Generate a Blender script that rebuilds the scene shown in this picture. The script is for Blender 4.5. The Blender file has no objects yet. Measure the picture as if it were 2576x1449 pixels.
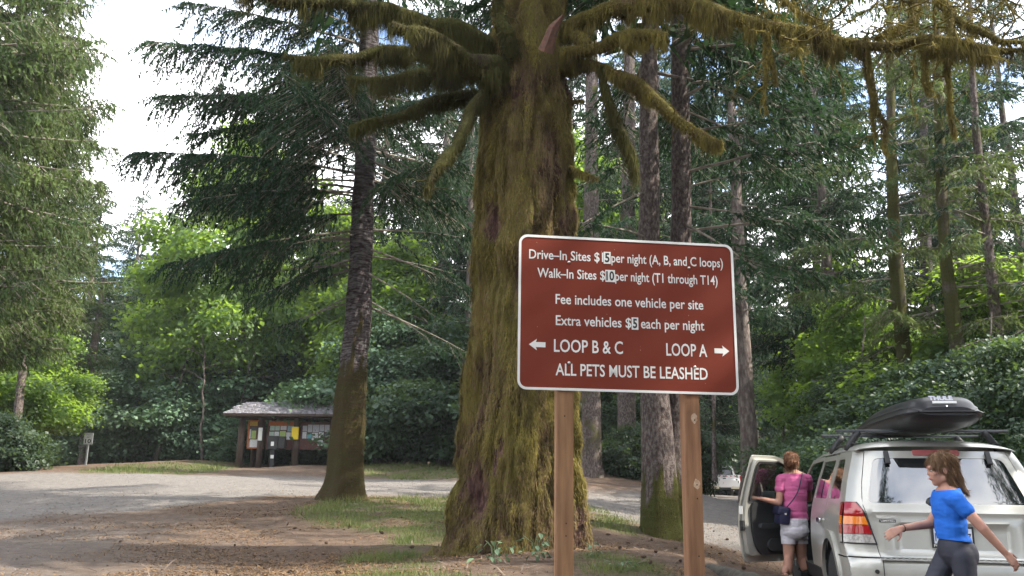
import bpy, bmesh, math, random
import numpy as np
from mathutils import Vector, Matrix, geometry

scene = bpy.context.scene
COL = scene.collection
R = math.radians

# ------------------------------------------------------------------ camera
TP = 0.228                       # tangent of the upward pitch
ROLL = 0.014
FPX = 2200.0                     # focal length for a 2576 px wide frame
CAM = np.array((0.0, 0.0, 1.4))
_p = math.atan(TP)
_f = np.array((0, math.cos(_p), math.sin(_p)))
_r0 = np.array((1.0, 0, 0)); _u0 = np.array((0, -math.sin(_p), math.cos(_p)))
_r = _r0 * math.cos(ROLL) + _u0 * math.sin(ROLL)
_u = _u0 * math.cos(ROLL) - _r0 * math.sin(ROLL)
cam_d = bpy.data.cameras.new("camera")
cam_d.sensor_width = 36.0
cam_d.lens = FPX / 2576 * 36
cam_d.clip_start = 0.05
cam_d.clip_end = 2000
cam = bpy.data.objects.new("camera", cam_d)
COL.objects.link(cam)
m = Matrix.Identity(4)
for i in range(3):
    m[i][0] = _r[i]; m[i][1] = _u[i]; m[i][2] = -_f[i]; m[i][3] = CAM[i]
cam.matrix_world = m
scene.camera = cam

# ------------------------------------------------------------------ exposure, sky and sun
scene.render.engine = 'CYCLES'
scene.view_settings.view_transform = 'Standard'
scene.view_settings.look = 'None'
scene.view_settings.gamma = 1
scene.view_settings.use_curve_mapping = False
scene.view_settings.exposure = 1.72
scene.cycles.max_bounces = 7
scene.cycles.diffuse_bounces = 3
scene.cycles.glossy_bounces = 3
scene.cycles.transmission_bounces = 4
scene.cycles.transparent_max_bounces = 8
scene.cycles.caustics_reflective = False
scene.cycles.caustics_refractive = False
scene.cycles.use_denoising = True

SUN_EL, SUN_AZ = R(43), R(101)    # azimuth counted from +Y towards +X
to_sun = Vector((math.sin(SUN_AZ) * math.cos(SUN_EL), math.cos(SUN_AZ) * math.cos(SUN_EL), math.sin(SUN_EL)))
world = bpy.data.worlds.new("World")
scene.world = world
world.use_nodes = True
wn, wl = world.node_tree.nodes, world.node_tree.links
wn.clear()
w_out = wn.new('ShaderNodeOutputWorld')
w_bg = wn.new('ShaderNodeBackground'); w_bg.inputs[1].default_value = 0.15
w_sky = wn.new('ShaderNodeTexSky'); w_sky.sky_type = 'NISHITA'; w_sky.sun_disc = False
w_sky.sun_elevation = SUN_EL; w_sky.sun_rotation = SUN_AZ
w_tc = wn.new('ShaderNodeTexCoord')
w_map = wn.new('ShaderNodeMapping'); w_map.inputs['Scale'].default_value = (1, 1, 2.2); w_map.inputs['Location'].default_value = (3.1, 1.0, 0)
w_nz = wn.new('ShaderNodeTexNoise'); w_nz.inputs['Scale'].default_value = 1.7
w_nz.inputs['Detail'].default_value = 7; w_nz.inputs['Roughness'].default_value = 0.55
w_rmp = wn.new('ShaderNodeMapRange')
w_rmp.inputs['From Min'].default_value = 0.40; w_rmp.inputs['From Max'].default_value = 0.49
w_mix = wn.new('ShaderNodeMix'); w_mix.data_type = 'RGBA'
w_mix.inputs[7].default_value = (7.6, 7.7, 7.9, 1)
wl.new(w_tc.outputs['Generated'], w_map.inputs[0]); wl.new(w_map.outputs[0], w_nz.inputs['Vector'])
wl.new(w_nz.outputs['Fac'], w_rmp.inputs['Value']); wl.new(w_rmp.outputs[0], w_mix.inputs[0])
wl.new(w_sky.outputs[0], w_mix.inputs[6]); wl.new(w_mix.outputs[2], w_bg.inputs[0])
wl.new(w_bg.outputs[0], w_out.inputs[0])

sun_d = bpy.data.lights.new("sun", 'SUN')
sun_d.energy = 4.2; sun_d.angle = R(0.8); sun_d.color = (1.0, 0.93, 0.80)
sun = bpy.data.objects.new("sun", sun_d)
COL.objects.link(sun)
sun.rotation_euler = to_sun.to_track_quat('Z', 'Y').to_euler()

# ------------------------------------------------------------------ helpers
def px(u, v, Y):
    """the point at world depth Y seen at (u, v) of a 2576x1449 frame"""
    d = _f + (u - 1288) / FPX * _r - (v - 724.5) / FPX * _u
    return CAM + d * (Y / d[1])

def proj(p):
    q = np.asarray(p) - CAM
    z = q @ _f
    return 1288 + (q @ _r) / z * FPX, 724.5 - (q @ _u) / z * FPX

def _h(ix, iy, iz, seed):
    n = (ix * 374761393 + iy * 668265263 + iz * 1274126177 + seed * 974634777) & 0xFFFFFFFF
    n = ((n ^ (n >> 13)) * 1274126177) & 0xFFFFFFFF
    n = (n ^ (n >> 16)) & 0xFFFFFFFF
    return n.astype(np.float64) / 4294967295.0

def vnoise(P, scale=1.0, seed=0):
    P = np.asarray(P, float) * scale + 1000.0
    I = np.floor(P).astype(np.int64); F = P - I; F = F * F * (3 - 2 * F)
    o = 0
    for dx in (0, 1):
        for dy in (0, 1):
            for dz in (0, 1):
                w = (F[..., 0] if dx else 1 - F[..., 0]) * (F[..., 1] if dy else 1 - F[..., 1]) * (F[..., 2] if dz else 1 - F[..., 2])
                o = o + w * _h(I[..., 0] + dx, I[..., 1] + dy, I[..., 2] + dz, seed)
    return o

def fbm(P, scale=1.0, octaves=4, seed=0, gain=0.5):
    o, a, t = 0, 1.0, 0
    for k in range(octaves):
        o = o + a * vnoise(P, scale * 2 ** k, seed + k * 17); t += a; a *= gain
    return o / t

def mesh_np(name, V, F, mats=(), mat_idx=None, smooth=False, colors=None):
    """V (n,3), F (m,k) faces with the same number of corners"""
    V = np.asarray(V, np.float32); F = np.asarray(F, np.int32)
    me = bpy.data.meshes.new(name)
    m_, k = F.shape
    me.vertices.add(len(V)); me.vertices.foreach_set("co", V.ravel())
    me.loops.add(m_ * k); me.loops.foreach_set("vertex_index", F.ravel())
    me.polygons.add(m_); me.polygons.foreach_set("loop_start", np.arange(0, m_ * k, k, dtype=np.int32))
    for x in mats: me.materials.append(x)
    if mat_idx is not None: me.polygons.foreach_set("material_index", np.asarray(mat_idx, np.int32))
    me.polygons.foreach_set("use_smooth", np.full(m_, smooth, bool))
    me.update(calc_edges=True)
    if colors is not None:
        for an, arr in colors.items():
            at = me.attributes.new(an, 'FLOAT', 'POINT'); at.data.foreach_set("value", np.asarray(arr, np.float32))
    return me

def link(o, parent=None):
    COL.objects.link(o)
    if parent is not None: o.parent = parent
    return o

def obj(name, me, parent=None, **kw):
    o = bpy.data.objects.new(name, me)
    link(o, parent)
    for k, v in kw.items(): o[k] = v
    return o

def thing(name, label, cat, loc=(0, 0, 0), rotz=0.0, group=None):
    o = bpy.data.objects.new(name, None); COL.objects.link(o)
    o.empty_display_size = 0.2
    o.location = loc; o.rotation_euler = (0, 0, rotz)
    o['label'] = label; o['category'] = cat
    if group: o['group'] = group
    return o

def tag(o, label, cat, group=None):
    o['label'] = label; o['category'] = cat
    if group: o['group'] = group
    return o

class MB:
    """collects shapes into one mesh"""
    def __init__(s): s.v, s.f, s.m = [], [], []; s.cur = 0
    def add(s, V, F, mi=None):
        b = len(s.v); s.v += [tuple(map(float, x)) for x in V]
        for f in F: s.f.append(tuple(i + b for i in f)); s.m.append(s.cur if mi is None else mi)
    def box(s, c, d, rot=None, mi=None, bevel=0.0):
        x, y, z = (d[0] / 2, d[1] / 2, d[2] / 2)
        if bevel > 0:
            b = min(bevel, x * .9, y * .9, z * .9)
            bm = bmesh.new(); bmesh.ops.create_cube(bm, size=1.0)
            for v in bm.verts: v.co = Vector((v.co.x * 2 * x, v.co.y * 2 * y, v.co.z * 2 * z))
            bmesh.ops.bevel(bm, geom=list(bm.edges), offset=b, segments=2, affect='EDGES', profile=0.6)
            bm.verts.index_update()
            V = np.array([v.co[:] for v in bm.verts]); F = [[v.index for v in f.verts] for f in bm.faces]; bm.free()
        else:
            V = np.array([(i, j, k) for i in (-x, x) for j in (-y, y) for k in (-z, z)])
            F = [(0, 1, 3, 2), (4, 6, 7, 5), (0, 4, 5, 1), (2, 3, 7, 6), (0, 2, 6, 4), (1, 5, 7, 3)]
        if rot is not None: V = V @ np.array(rot.to_3x3()).T
        s.add(V + np.array(c), F, mi)
    def tube(s, pts, rad, n=8, caps=True, mi=None):
        pts = np.asarray(pts, float); rad = np.broadcast_to(np.asarray(rad, float), (len(pts),))
        V, F = tube_arrays(pts, rad, n)
        F = [tuple(f) for f in F]
        if caps:
            F.append(tuple(range(n - 1, -1, -1))); F.append(tuple((len(pts) - 1) * n + k for k in range(n)))
        s.add(V, F, mi)
    def build(s, name, mats, parent=None, smooth=False, **kw):
        if not isinstance(mats, (list, tuple)): mats = [mats]
        me = bpy.data.meshes.new(name); me.from_pydata(s.v, [], s.f)
        for x in mats: me.materials.append(x)
        me.polygons.foreach_set("material_index", s.m)
        me.polygons.foreach_set("use_smooth", [smooth] * len(s.f)); me.update()
        return obj(name, me, parent, **kw)

def frames(pts):
    """tangent, normal, binormal along a polyline without twist"""
    T = np.gradient(pts, axis=0); T /= np.linalg.norm(T, axis=1)[:, None] + 1e-9
    n0 = np.cross(T[0], (0, 0, 1.0))
    if np.linalg.norm(n0) < 0.2: n0 = np.cross(T[0], (0, 1.0, 0))
    n0 /= np.linalg.norm(n0); N = [n0]
    for k in range(1, len(pts)):
        n = N[-1] - T[k] * (N[-1] @ T[k]); N.append(n / (np.linalg.norm(n) + 1e-9))
    N = np.array(N)
    return T, N, np.cross(T, N)

def tube_arrays(pts, rad, n=8):
    T, N, B = frames(pts)
    a = np.arange(n) / n * 2 * math.pi
    V = pts[:, None] + rad[:, None, None] * (np.cos(a)[None, :, None] * N[:, None] + np.sin(a)[None, :, None] * B[:, None])
    i, j = np.meshgrid(np.arange(len(pts) - 1), np.arange(n), indexing='ij')
    F = np.stack([i * n + j, i * n + (j + 1) % n, (i + 1) * n + (j + 1) % n, (i + 1) * n + j], -1).reshape(-1, 4)
    return V.reshape(-1, 3), F

def resample(P, step, extra=None):
    """Catmull-Rom through P (n,k), about one point every step"""
    P = np.asarray(P, float)
    Q = np.vstack([2 * P[0] - P[1], P, 2 * P[-1] - P[-2]])
    out = []
    for i in range(1, len(Q) - 2):
        n = max(2, int(np.linalg.norm(Q[i + 1, :3] - Q[i, :3]) / step))
        for t in np.arange(n) / n:
            out.append(.5 * ((2 * Q[i]) + (-Q[i - 1] + Q[i + 1]) * t + (2 * Q[i - 1] - 5 * Q[i] + 4 * Q[i + 1] - Q[i + 2]) * t * t + (-Q[i - 1] + 3 * Q[i] - 3 * Q[i + 1] + Q[i + 2]) * t ** 3))
    out.append(P[-1])
    return np.array(out)

# ------------------------------------------------------------------ materials
def mat(name, base=(.5, .5, .5), rough=.6, metal=0.0, spec=0.5, var=None, vscale=5.0, bump=0.0, bscale=30.0,
        coat=0.0, translucent=0.0, tcol=None, stretch=None, emit=None, rand=0.0, bdist=.02, detail=6.0, ramp=(.35, .65)):
    m = bpy.data.materials.new(name); m.use_nodes = True
    nt = m.node_tree; N, L = nt.nodes, nt.links
    b = N['Principled BSDF']
    b.inputs['Base Color'].default_value = (*base, 1); b.inputs['Roughness'].default_value = rough
    b.inputs['Metallic'].default_value = metal; b.inputs['Specular IOR Level'].default_value = spec
    b.inputs['Coat Weight'].default_value = coat; b.inputs['Coat Roughness'].default_value = 0.04
    tc = N.new('ShaderNodeTexCoord'); src = tc.outputs['Object']
    if stretch:
        mp = N.new('ShaderNodeMapping'); mp.inputs['Scale'].default_value = stretch
        L.new(src, mp.inputs[0]); src = mp.outputs[0]
    col = None
    if var is not None:
        nz = N.new('ShaderNodeTexNoise'); nz.inputs['Scale'].default_value = vscale; nz.inputs['Detail'].default_value = detail
        nz.inputs['Roughness'].default_value = .6
        L.new(src, nz.inputs['Vector'])
        rp = N.new('ShaderNodeMapRange'); rp.inputs['From Min'].default_value = ramp[0]; rp.inputs['From Max'].default_value = ramp[1]
        L.new(nz.outputs['Fac'], rp.inputs['Value'])
        mx = N.new('ShaderNodeMix'); mx.data_type = 'RGBA'
        mx.inputs[6].default_value = (*base, 1); mx.inputs[7].default_value = (*var, 1)
        L.new(rp.outputs[0], mx.inputs[0]); col = mx.outputs[2]
    if rand > 0:
        oi = N.new('ShaderNodeObjectInfo'); hs = N.new('ShaderNodeHueSaturation')
        hu = N.new('ShaderNodeMath'); hu.operation = 'MULTIPLY_ADD'; hu.inputs[1].default_value = .045; hu.inputs[2].default_value = .4775; wv = N.new('ShaderNodeTexWhiteNoise'); wv.noise_dimensions = '1D'; L.new(oi.outputs['Random'], wv.inputs['W']); L.new(wv.outputs['Value'], hu.inputs[0]); L.new(hu.outputs[0], hs.inputs['Hue'])
        mr = N.new('ShaderNodeMapRange'); mr.inputs['To Min'].default_value = 1 - rand; mr.inputs['To Max'].default_value = 1 + rand
        L.new(oi.outputs['Random'], mr.inputs['Value']); L.new(mr.outputs[0], hs.inputs['Value'])
        if col is not None: L.new(col, hs.inputs['Color'])
        else: hs.inputs['Color'].default_value = (*base, 1)
        col = hs.outputs[0]
    if col is not None: L.new(col, b.inputs['Base Color'])
    if bump > 0:
        n2 = N.new('ShaderNodeTexNoise'); n2.inputs['Scale'].default_value = bscale; n2.inputs['Detail'].default_value = 5
        L.new(src, n2.inputs['Vector'])
        bp = N.new('ShaderNodeBump'); bp.inputs['Strength'].default_value = bump; bp.inputs['Distance'].default_value = bdist
        L.new(n2.outputs['Fac'], bp.inputs['Height']); L.new(bp.outputs[0], b.inputs['Normal'])
    if translucent > 0:
        tr = N.new('ShaderNodeBsdfTranslucent'); ms = N.new('ShaderNodeMixShader'); ms.inputs[0].default_value = translucent
        if tcol: tr.inputs[0].default_value = (*tcol, 1)
        elif col is not None: L.new(col, tr.inputs[0])
        else: tr.inputs[0].default_value = (*base, 1)
        L.new(b.outputs[0], ms.inputs[1]); L.new(tr.outputs[0], ms.inputs[2])
        L.new(ms.outputs[0], N['Material Output'].inputs[0])
    if emit:
        b.inputs['Emission Color'].default_value = (*emit[0], 1); b.inputs['Emission Strength'].default_value = emit[1]
    return m
# ------------------------------------------------------------------ terrain
_ctrl = [(0, 0, 0.0), (-5, 0, 0.0), (5, 0, .05), (0, -8, -.15), (-12, -8, -.2), (12, -8, 0), (0, -40, -.8), (-50, -40, -1), (50, -40, 0),
         (3.2, 8, .19), (4.1, 11.5, .20), (5.0, 7.6, .19), (6.5, 10, .25), (2.6, 5.6, .17),
         (-24, 44, 1.1), (-34, 44, 1.0), (-18, 62, 2.5), (-30, 75, 3.5), (0, 80, 5), (-70, 80, 4), (70, 80, 5), (0, 140, 8), (-90, 140, 7), (90, 140, 8),
         (60, 20, 2.5), (-45, 12, .4), (14, 22, 1.3), (12, 14, .8), (20, 36, 2.2)]
_cpx = [(1288, 1449, 7.6), (1300, 1405, 9.7), (1670, 1358, 13.6), (1835, 1247, 56), (1560, 1292, 18.5), (1800, 1310, 21), (1850, 1258, 38), (1700, 1248, 34), (1840, 1252, 46), (1960, 1256, 46), (1940, 1262, 36), (1880, 1272, 29), (1960, 1252, 56), (1780, 1247, 50), (1850, 1243, 66),
        (740, 1172, 37), (600, 1172, 37.5), (850, 1170, 37), (870, 1257, 18), (1050, 1170, 36), (1050, 1205, 30), (1050, 1255, 20), (0, 1191, 27), (300, 1193, 27), (560, 1194, 28.5),
        (0, 1449, 9.6), (600, 1449, 8.8), (300, 1300, 16), (700, 1300, 15), (220, 1176, 40), (420, 1165, 40), (560, 1165, 38), (1500, 1172, 30),
        (1620, 1236, 25), (1900, 1449, 9.2), (1520, 1385, 11.5), (0, 1250, 19), (600, 1240, 20), (1000, 1330, 13)]
def _setup_ground():
    P = [c for c in _ctrl] + [tuple(px(*c)) for c in _cpx]
    P = np.array(P, float); X = P[:, :2]; n = len(P)
    d = np.linalg.norm(X[:, None] - X[None], axis=2)
    K = np.sqrt(d * d + 4.0)
    lam = 0.02
    A = np.zeros((n + 3, n + 3)); A[:n, :n] = -K + lam * -np.eye(n); A[:n, n] = 1; A[:n, n + 1:] = X; A[n, :n] = 1; A[n + 1:, :n] = X.T
    w = np.linalg.solve(A, np.concatenate([P[:, 2], np.zeros(3)]))
    return X, w
_GX, _GW = _setup_ground()
def ground(x, y, rough=True):
    x = np.asarray(x, float); y = np.asarray(y, float); sh = np.broadcast(x, y).shape
    q = np.stack([np.broadcast_to(x, sh).ravel(), np.broadcast_to(y, sh).ravel()], 1)
    out = np.zeros(len(q))
    for k in range(0, len(q), 20000):
        qq = q[k:k + 20000]
        d = np.sqrt(((qq[:, None] - _GX[None]) ** 2).sum(2) + 4.0)
        out[k:k + 20000] = -d @ _GW[:len(_GX)] + _GW[len(_GX)] + qq @ _GW[len(_GX) + 1:]
    if rough:
        q3 = np.c_[q, np.zeros(len(q))]
        out += (fbm(q3, .7, 3, 5) - .5) * .10 + (fbm(q3, 5, 2, 9) - .5) * .02
        # the root mound of the mossy tree
        d2 = np.hypot(q[:, 0] - MOUND[0], q[:, 1] - MOUND[1]); out += .10 * np.exp(-(d2 / 1.1) ** 2)
    return out.reshape(sh) if sh else float(out[0])
MOUND = tuple(px(1302, 1380, 10.4)[:2])
def gpt(u, Y):
    p = px(u, 1226 - (u - 1288) * -0.014, Y); return np.array((p[0], Y, float(ground(p[0], Y))))
def hit(u, v):
    """where the line of sight meets the ground"""
    d = px(u, v, 1.0) - CAM; lo = None
    for Y in np.arange(3, 90, .25):
        p = CAM + d * Y
        if p[2] < ground(p[0], p[1], False):
            return p
    return CAM + d * 60

def in_poly(x, y, poly):
    c = np.zeros(x.shape, bool); n = len(poly)
    for i in range(n):
        x1, y1 = poly[i][:2]; x2, y2 = poly[(i + 1) % n][:2]
        t = ((y1 > y) != (y2 > y)) & (x < (x2 - x1) * (y - y1) / (y2 - y1 + 1e-12) + x1)
        c ^= t
    return c
def edge_dist(x, y, poly):
    """signed distance to a polygon, positive inside"""
    d = np.full(x.shape, 1e9); n = len(poly)
    for i in range(n):
        a = np.array(poly[i][:2]); b = np.array(poly[(i + 1) % n][:2]); ab = b - a
        t = np.clip(((x - a[0]) * ab[0] + (y - a[1]) * ab[1]) / (ab @ ab + 1e-9), 0, 1)
        d = np.minimum(d, np.hypot(x - a[0] - t * ab[0], y - a[1] - t * ab[1]))
    return np.where(in_poly(x, y, poly), d, -d)
def W(*uvs): return [tuple(hit(u, v)[:2]) for u, v in uvs]
_far = lambda *c: [tuple(q) for q in c]
# grey gravel of the road, leaf-litter earth is the rest; grass is laid over both
ROAD = [_far((-70, 12), (-60, 33)) + W((0, 1193), (300, 1194), (560, 1195), (760, 1200), (920, 1206), (1050, 1207), (1160, 1212), (1300, 1222), (1450, 1232), (1560, 1240), (1640, 1246))
        + _far(tuple(px(1700, 1240, 34)[:2]), tuple(px(1790, 1240, 46)[:2]), tuple(px(1790, 1240, 70)[:2]), tuple(px(1960, 1240, 70)[:2]), tuple(px(2050, 1240, 40)[:2]))
        + _far((12, 20), (7.5, 14.5), (4.2, 14.2)) + W((1900, 1400), (1800, 1372), (1730, 1345), (1640, 1330), (1560, 1312), (1490, 1290), (1400, 1266), (1150, 1256), (1000, 1250), (860, 1246), (700, 1250), (540, 1262), (380, 1282), (180, 1296), (0, 1312)) + _far((-18, 11.5), (-40, 2))]
GRASS = [W((700, 1292), (860, 1262), (1000, 1252), (1160, 1258), (1160, 1330), (1120, 1370), (1060, 1400), (980, 1440), (900, 1449), (860, 1420), (960, 1360), (900, 1335), (760, 1310)),
         W((905, 1196), (1150, 1203), (1290, 1215), (1290, 1180), (1150, 1168), (940, 1168)),
         W((185, 1190), (330, 1193), (470, 1193), (560, 1186), (600, 1172), (560, 1164), (420, 1165), (300, 1170)),
         W((1490, 1405), (1600, 1410), (1680, 1440), (1640, 1449), (1480, 1449)),
         _far((-1.6, 5.0), (-0.1, 6.2), (0.2, 7.4), (-1.2, 8.2), (-2.6, 7.6)),
         W((1470, 1270), (1540, 1300), (1620, 1330), (1600, 1350), (1500, 1330), (1465, 1300))]
WORN = W((0, 1300), (330, 1285), (560, 1330), (560, 1400), (420, 1449)) + _far((-3.2, 5), (-20, -6), (-30, 4))
def masks(x, y):
    q = np.stack([x, y, np.zeros_like(x)], -1)
    wob = (fbm(q, .9, 4, 31) - .5) * 1.6
    dist = np.hypot(x, y)
    road = np.clip((edge_dist(x, y, ROAD[0]) + wob * .9) / (.25 + dist * .035) + .5, 0, 1)
    road = np.maximum(road, .45 * np.clip((edge_dist(x, y, WORN) + wob * 1.5) / 2.5 + .3, 0, 1))
    g = np.full(x.shape, -99.0)
    for p in GRASS: g = np.maximum(g, edge_dist(x, y, p))
    grass = np.clip((g + wob * .5) / (.2 + dist * .015) + .5, 0, 1)
    grass *= np.clip((fbm(q, 2.3, 3, 77) - .30) * 4, .15, 1)
    return road, grass

def build_ground():
    xs = np.concatenate([-np.geomspace(140, 17, 26), np.arange(-16.5, 12, .13), np.geomspace(12.3, 140, 26)])
    ys = np.concatenate([-np.geomspace(120, 2, 16), np.arange(-1.5, 4, .35), np.arange(4, 22, .11), np.arange(22, 44, .25), np.geomspace(44.5, 240, 34)])
    Xg, Yg = np.meshgrid(xs, ys)
    x, y = Xg.ravel(), Yg.ravel()
    z = ground(x, y)
    road, grass = masks(x, y)
    forest = np.clip((np.hypot(x, y) - 60) / 20, 0, 1)
    z += np.where(np.hypot(x, y) > 90, (np.hypot(x, y) - 90) * .06, 0)
    nx, ny = len(xs), len(ys)
    i, j = np.meshgrid(np.arange(ny - 1), np.arange(nx - 1), indexing='ij')
    F = np.stack([i * nx + j, i * nx + j + 1, (i + 1) * nx + j + 1, (i + 1) * nx + j], -1).reshape(-1, 4)
    m = bpy.data.materials.new("earth and gravel"); m.use_nodes = True
    N, L = m.node_tree.nodes, m.node_tree.links
    b = N['Principled BSDF']; b.inputs['Roughness'].default_value = .95; b.inputs['Specular IOR Level'].default_value = .2
    tc = N.new('ShaderNodeTexCoord')
    def noise(s, d=6, r=.6):
        n = N.new('ShaderNodeTexNoise'); n.inputs['Scale'].default_value = s; n.inputs['Detail'].default_value = d; n.inputs['Roughness'].default_value = r
        L.new(tc.outputs['Object'], n.inputs['Vector']); return n.outputs['Fac']
    def rng_(f, a, b_, c=0., d=1.):
        n = N.new('ShaderNodeMapRange'); n.inputs['From Min'].default_value = a; n.inputs['From Max'].default_value = b_
        n.inputs['To Min'].default_value = c; n.inputs['To Max'].default_value = d; L.new(f, n.inputs['Value']); return n.outputs[0]
    def mix(fac, a, b_):
        n = N.new('ShaderNodeMix'); n.data_type = 'RGBA'
        for s, vv in ((0, fac), (6, a), (7, b_)):
            if isinstance(vv, tuple): n.inputs[s].default_value = (*vv, 1)
            elif isinstance(vv, float): n.inputs[s].default_value = vv
            else: L.new(vv, n.inputs[s])
        return n.outputs[2]
    at = lambda nm: (lambda n: (setattr(n, 'attribute_name', nm), n.outputs['Fac'])[1])(N.new('ShaderNodeAttribute'))
    big, mid, fine, tiny = noise(.7), noise(6), noise(38, 8, .7), noise(140, 4, .8)
    earth = mix(rng_(mid, .35, .65), (.094, .064, .046), (.152, .108, .082))
    earth = mix(rng_(fine, .50, .68), earth, (.068, .043, .031))
    earth = mix(rng_(tiny, .60, .72), earth, (.26, .20, .15))
    grav = mix(rng_(mid, .3, .7), (.135, .121, .112), (.205, .187, .173))
    grav = mix(rng_(fine, .52, .70), grav, (.085, .08, .08))
    grav = mix(rng_(tiny, .58, .72), grav, (.25, .24, .235))
    gr = mix(rng_(mid, .35, .65), (.045, .07, .018), (.10, .11, .035))
    gr = mix(rng_(fine, .48, .66), gr, (.10, .075, .04))
    c = mix(at('road'), earth, grav); c = mix(at('grass'), c, gr)
    L.new(c, b.inputs['Base Color'])
    bp = N.new('ShaderNodeBump'); bp.inputs['Strength'].default_value = .8; bp.inputs['Distance'].default_value = .025
    ad = N.new('ShaderNodeMath'); ad.operation = 'ADD'; L.new(fine, ad.inputs[0]); L.new(tiny, ad.inputs[1])
    L.new(ad.outputs[0], bp.inputs['Height']); L.new(bp.outputs[0], b.inputs['Normal'])
    me = mesh_np("ground", np.c_[x, y, z], F, [m], smooth=True, colors={'road': road, 'grass': grass})
    o = obj("ground", me); o['kind'] = 'structure'
build_ground()

def scatter_tris(C, D, Wd, ln, wd, tipcurl=None):
    """triangles with base centre C, direction D (unit), width direction Wd, lengths ln, widths wd"""
    a = C - Wd * wd[:, None] / 2; b = C + Wd * wd[:, None] / 2; t = C + D * ln[:, None]
    V = np.stack([a, b, t], 1).reshape(-1, 3)
    return V, np.arange(len(V)).reshape(-1, 3)
def unit(a): return a / (np.linalg.norm(a, axis=-1, keepdims=True) + 1e-9)

M_grass = mat("grass blade", (.07, .12, .025), .6, var=(.16, .17, .05), vscale=3, translucent=.35)
M_litter = mat("leaf litter", (.085, .05, .03), .85, spec=.1, var=(.24, .155, .085), vscale=25, translucent=.1, ramp=(.4, .6))
M_stone = mat("gravel stone", (.155, .148, .142), .95, spec=.1, var=(.22, .21, .20), vscale=12, ramp=(.45, .6))
def build_cover():
    rg = np.random.default_rng(3)
    # grass
    n = 420000
    r = 5 * np.exp(rg.random(n) * math.log(46 / 5)); a = rg.uniform(-.62, .55, n)
    x, y = r * np.sin(a), r * np.cos(a)
    road, g = masks(x, y)
    keep = rg.random(n) < g ** 1.5 * .8; x, y, r = x[keep], y[keep], r[keep]
    n = len(x); z = ground(x, y)
    D = unit(np.c_[rg.normal(0, .45, n), rg.normal(0, .45, n), np.ones(n)])
    Wd = unit(np.c_[rg.normal(0, 1, n), rg.normal(0, .5, n), np.zeros(n)])
    tall = 1 + 1.2 * (fbm(np.c_[x, y, z], 1.5, 2, 3) > .56)
    V, F = scatter_tris(np.c_[x, y, z - .004], D, Wd, rg.uniform(.02, .06, n) * tall * np.clip(.8 + r / 30, 1, 1.6), rg.uniform(.004, .008, n) * np.clip(r / 9, 1, 4))
    o = obj("grass", mesh_np("grass", V, F, [M_grass])); o['kind'] = 'stuff'
    # needles, leaves and bits
    n = 260000
    r = 4.5 * np.exp(rg.random(n) * math.log(22 / 4.5)); a = rg.uniform(-.62, .55, n)
    x, y = r * np.sin(a), r * np.cos(a); road, g = masks(x, y)
    clump = fbm(np.c_[x, y, 0 * x], 1.1, 3, 55)
    keep = rg.random(n) < np.clip((clump - .42) * 6, 0.05, 1) * (1 - .85 * road); x, y, r = x[keep], y[keep], r[keep]
    n = len(x); z = ground(x, y)
    D = unit(np.c_[rg.normal(0, 1, n), rg.normal(0, 1, n), rg.normal(0, .25, n)]); Wd = unit(np.cross(D, np.c_[rg.normal(0, .3, n), rg.normal(0, .3, n), np.ones(n)]))
    V, F = scatter_tris(np.c_[x, y, z + .006], D, Wd, rg.uniform(.012, .05, n) * np.clip(r / 9, 1, 2), rg.uniform(.006, .02, n))
    o = obj("leaf_litter", mesh_np("leaf_litter", V, F, [M_litter])); o['kind'] = 'stuff'
    n = 3500
    r = 4.5 * np.exp(rg.random(n) * math.log(20 / 4.5)); a = rg.uniform(-.62, .55, n); x, y = r * np.sin(a), r * np.cos(a); road, g = masks(x, y)
    keep = rg.random(n) < (1 - road); x, y = x[keep], y[keep]; n = len(x); z = ground(x, y) + .008
    D = unit(np.c_[rg.normal(0, 1, (n, 2)), rg.normal(0, .08, n)]); Wd = unit(np.cross(D, np.array((0, 0, 1.0)))); ln = rg.uniform(.05, .28, n); w = rg.uniform(.003, .008, n)
    c = np.c_[x, y, z]; V = np.stack([c - Wd * w[:, None], c + Wd * w[:, None], c + D * ln[:, None] * .5 + Wd * w[:, None] + np.array((0, 0, .006)), c + D * ln[:, None] * .5 - Wd * w[:, None] + np.array((0, 0, .006)), c + D * ln[:, None] + Wd * rg.normal(0, .02, (n, 1))], 1).reshape(-1, 3)
    b = np.arange(n)[:, None] * 5; F = np.vstack([b + np.array((0, 1, 2)), b + np.array((0, 2, 3)), b + np.array((3, 2, 4))])
    o = obj("fallen_twigs", mesh_np("fallen_twigs", V, F, [mat("fallen twig", (.07, .05, .038), .9, var=(.17, .13, .10), vscale=6)])); o['kind'] = 'stuff'
    # loose stones
    n = 60000
    r = 6 * np.exp(rg.random(n) * math.log(32 / 6)); a = rg.uniform(-.62, .55, n)
    x, y = r * np.sin(a), r * np.cos(a); road, g = masks(x, y)
    keep = rg.random(n) < np.clip(road * 1.1 - .25, 0.01, 1) * (1 - g); x, y, r = x[keep], y[keep], r[keep]
    n = len(x); z = ground(x, y)
    s = rg.uniform(.005, .014, n) * np.clip(r / 12, 1, 1.5)
    base = np.array([(1, 0, -.2), (-.5, .87, -.2), (-.5, -.87, -.2), (0.1, 0.1, .9), (.5, .6, .5)])
    f = np.array([(0, 1, 4), (4, 1, 3), (0, 4, 3), (1, 2, 3), (2, 0, 3)])
    th = rg.random(n) * 6.28; c_, s_ = np.cos(th), np.sin(th)
    B = base[None] * (s[:, None, None] * rg.uniform(.6, 1.3, (n, 1, 3)))
    Vx = B[..., 0] * c_[:, None] - B[..., 1] * s_[:, None] + x[:, None]; Vy = B[..., 0] * s_[:, None] + B[..., 1] * c_[:, None] + y[:, None]
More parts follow.
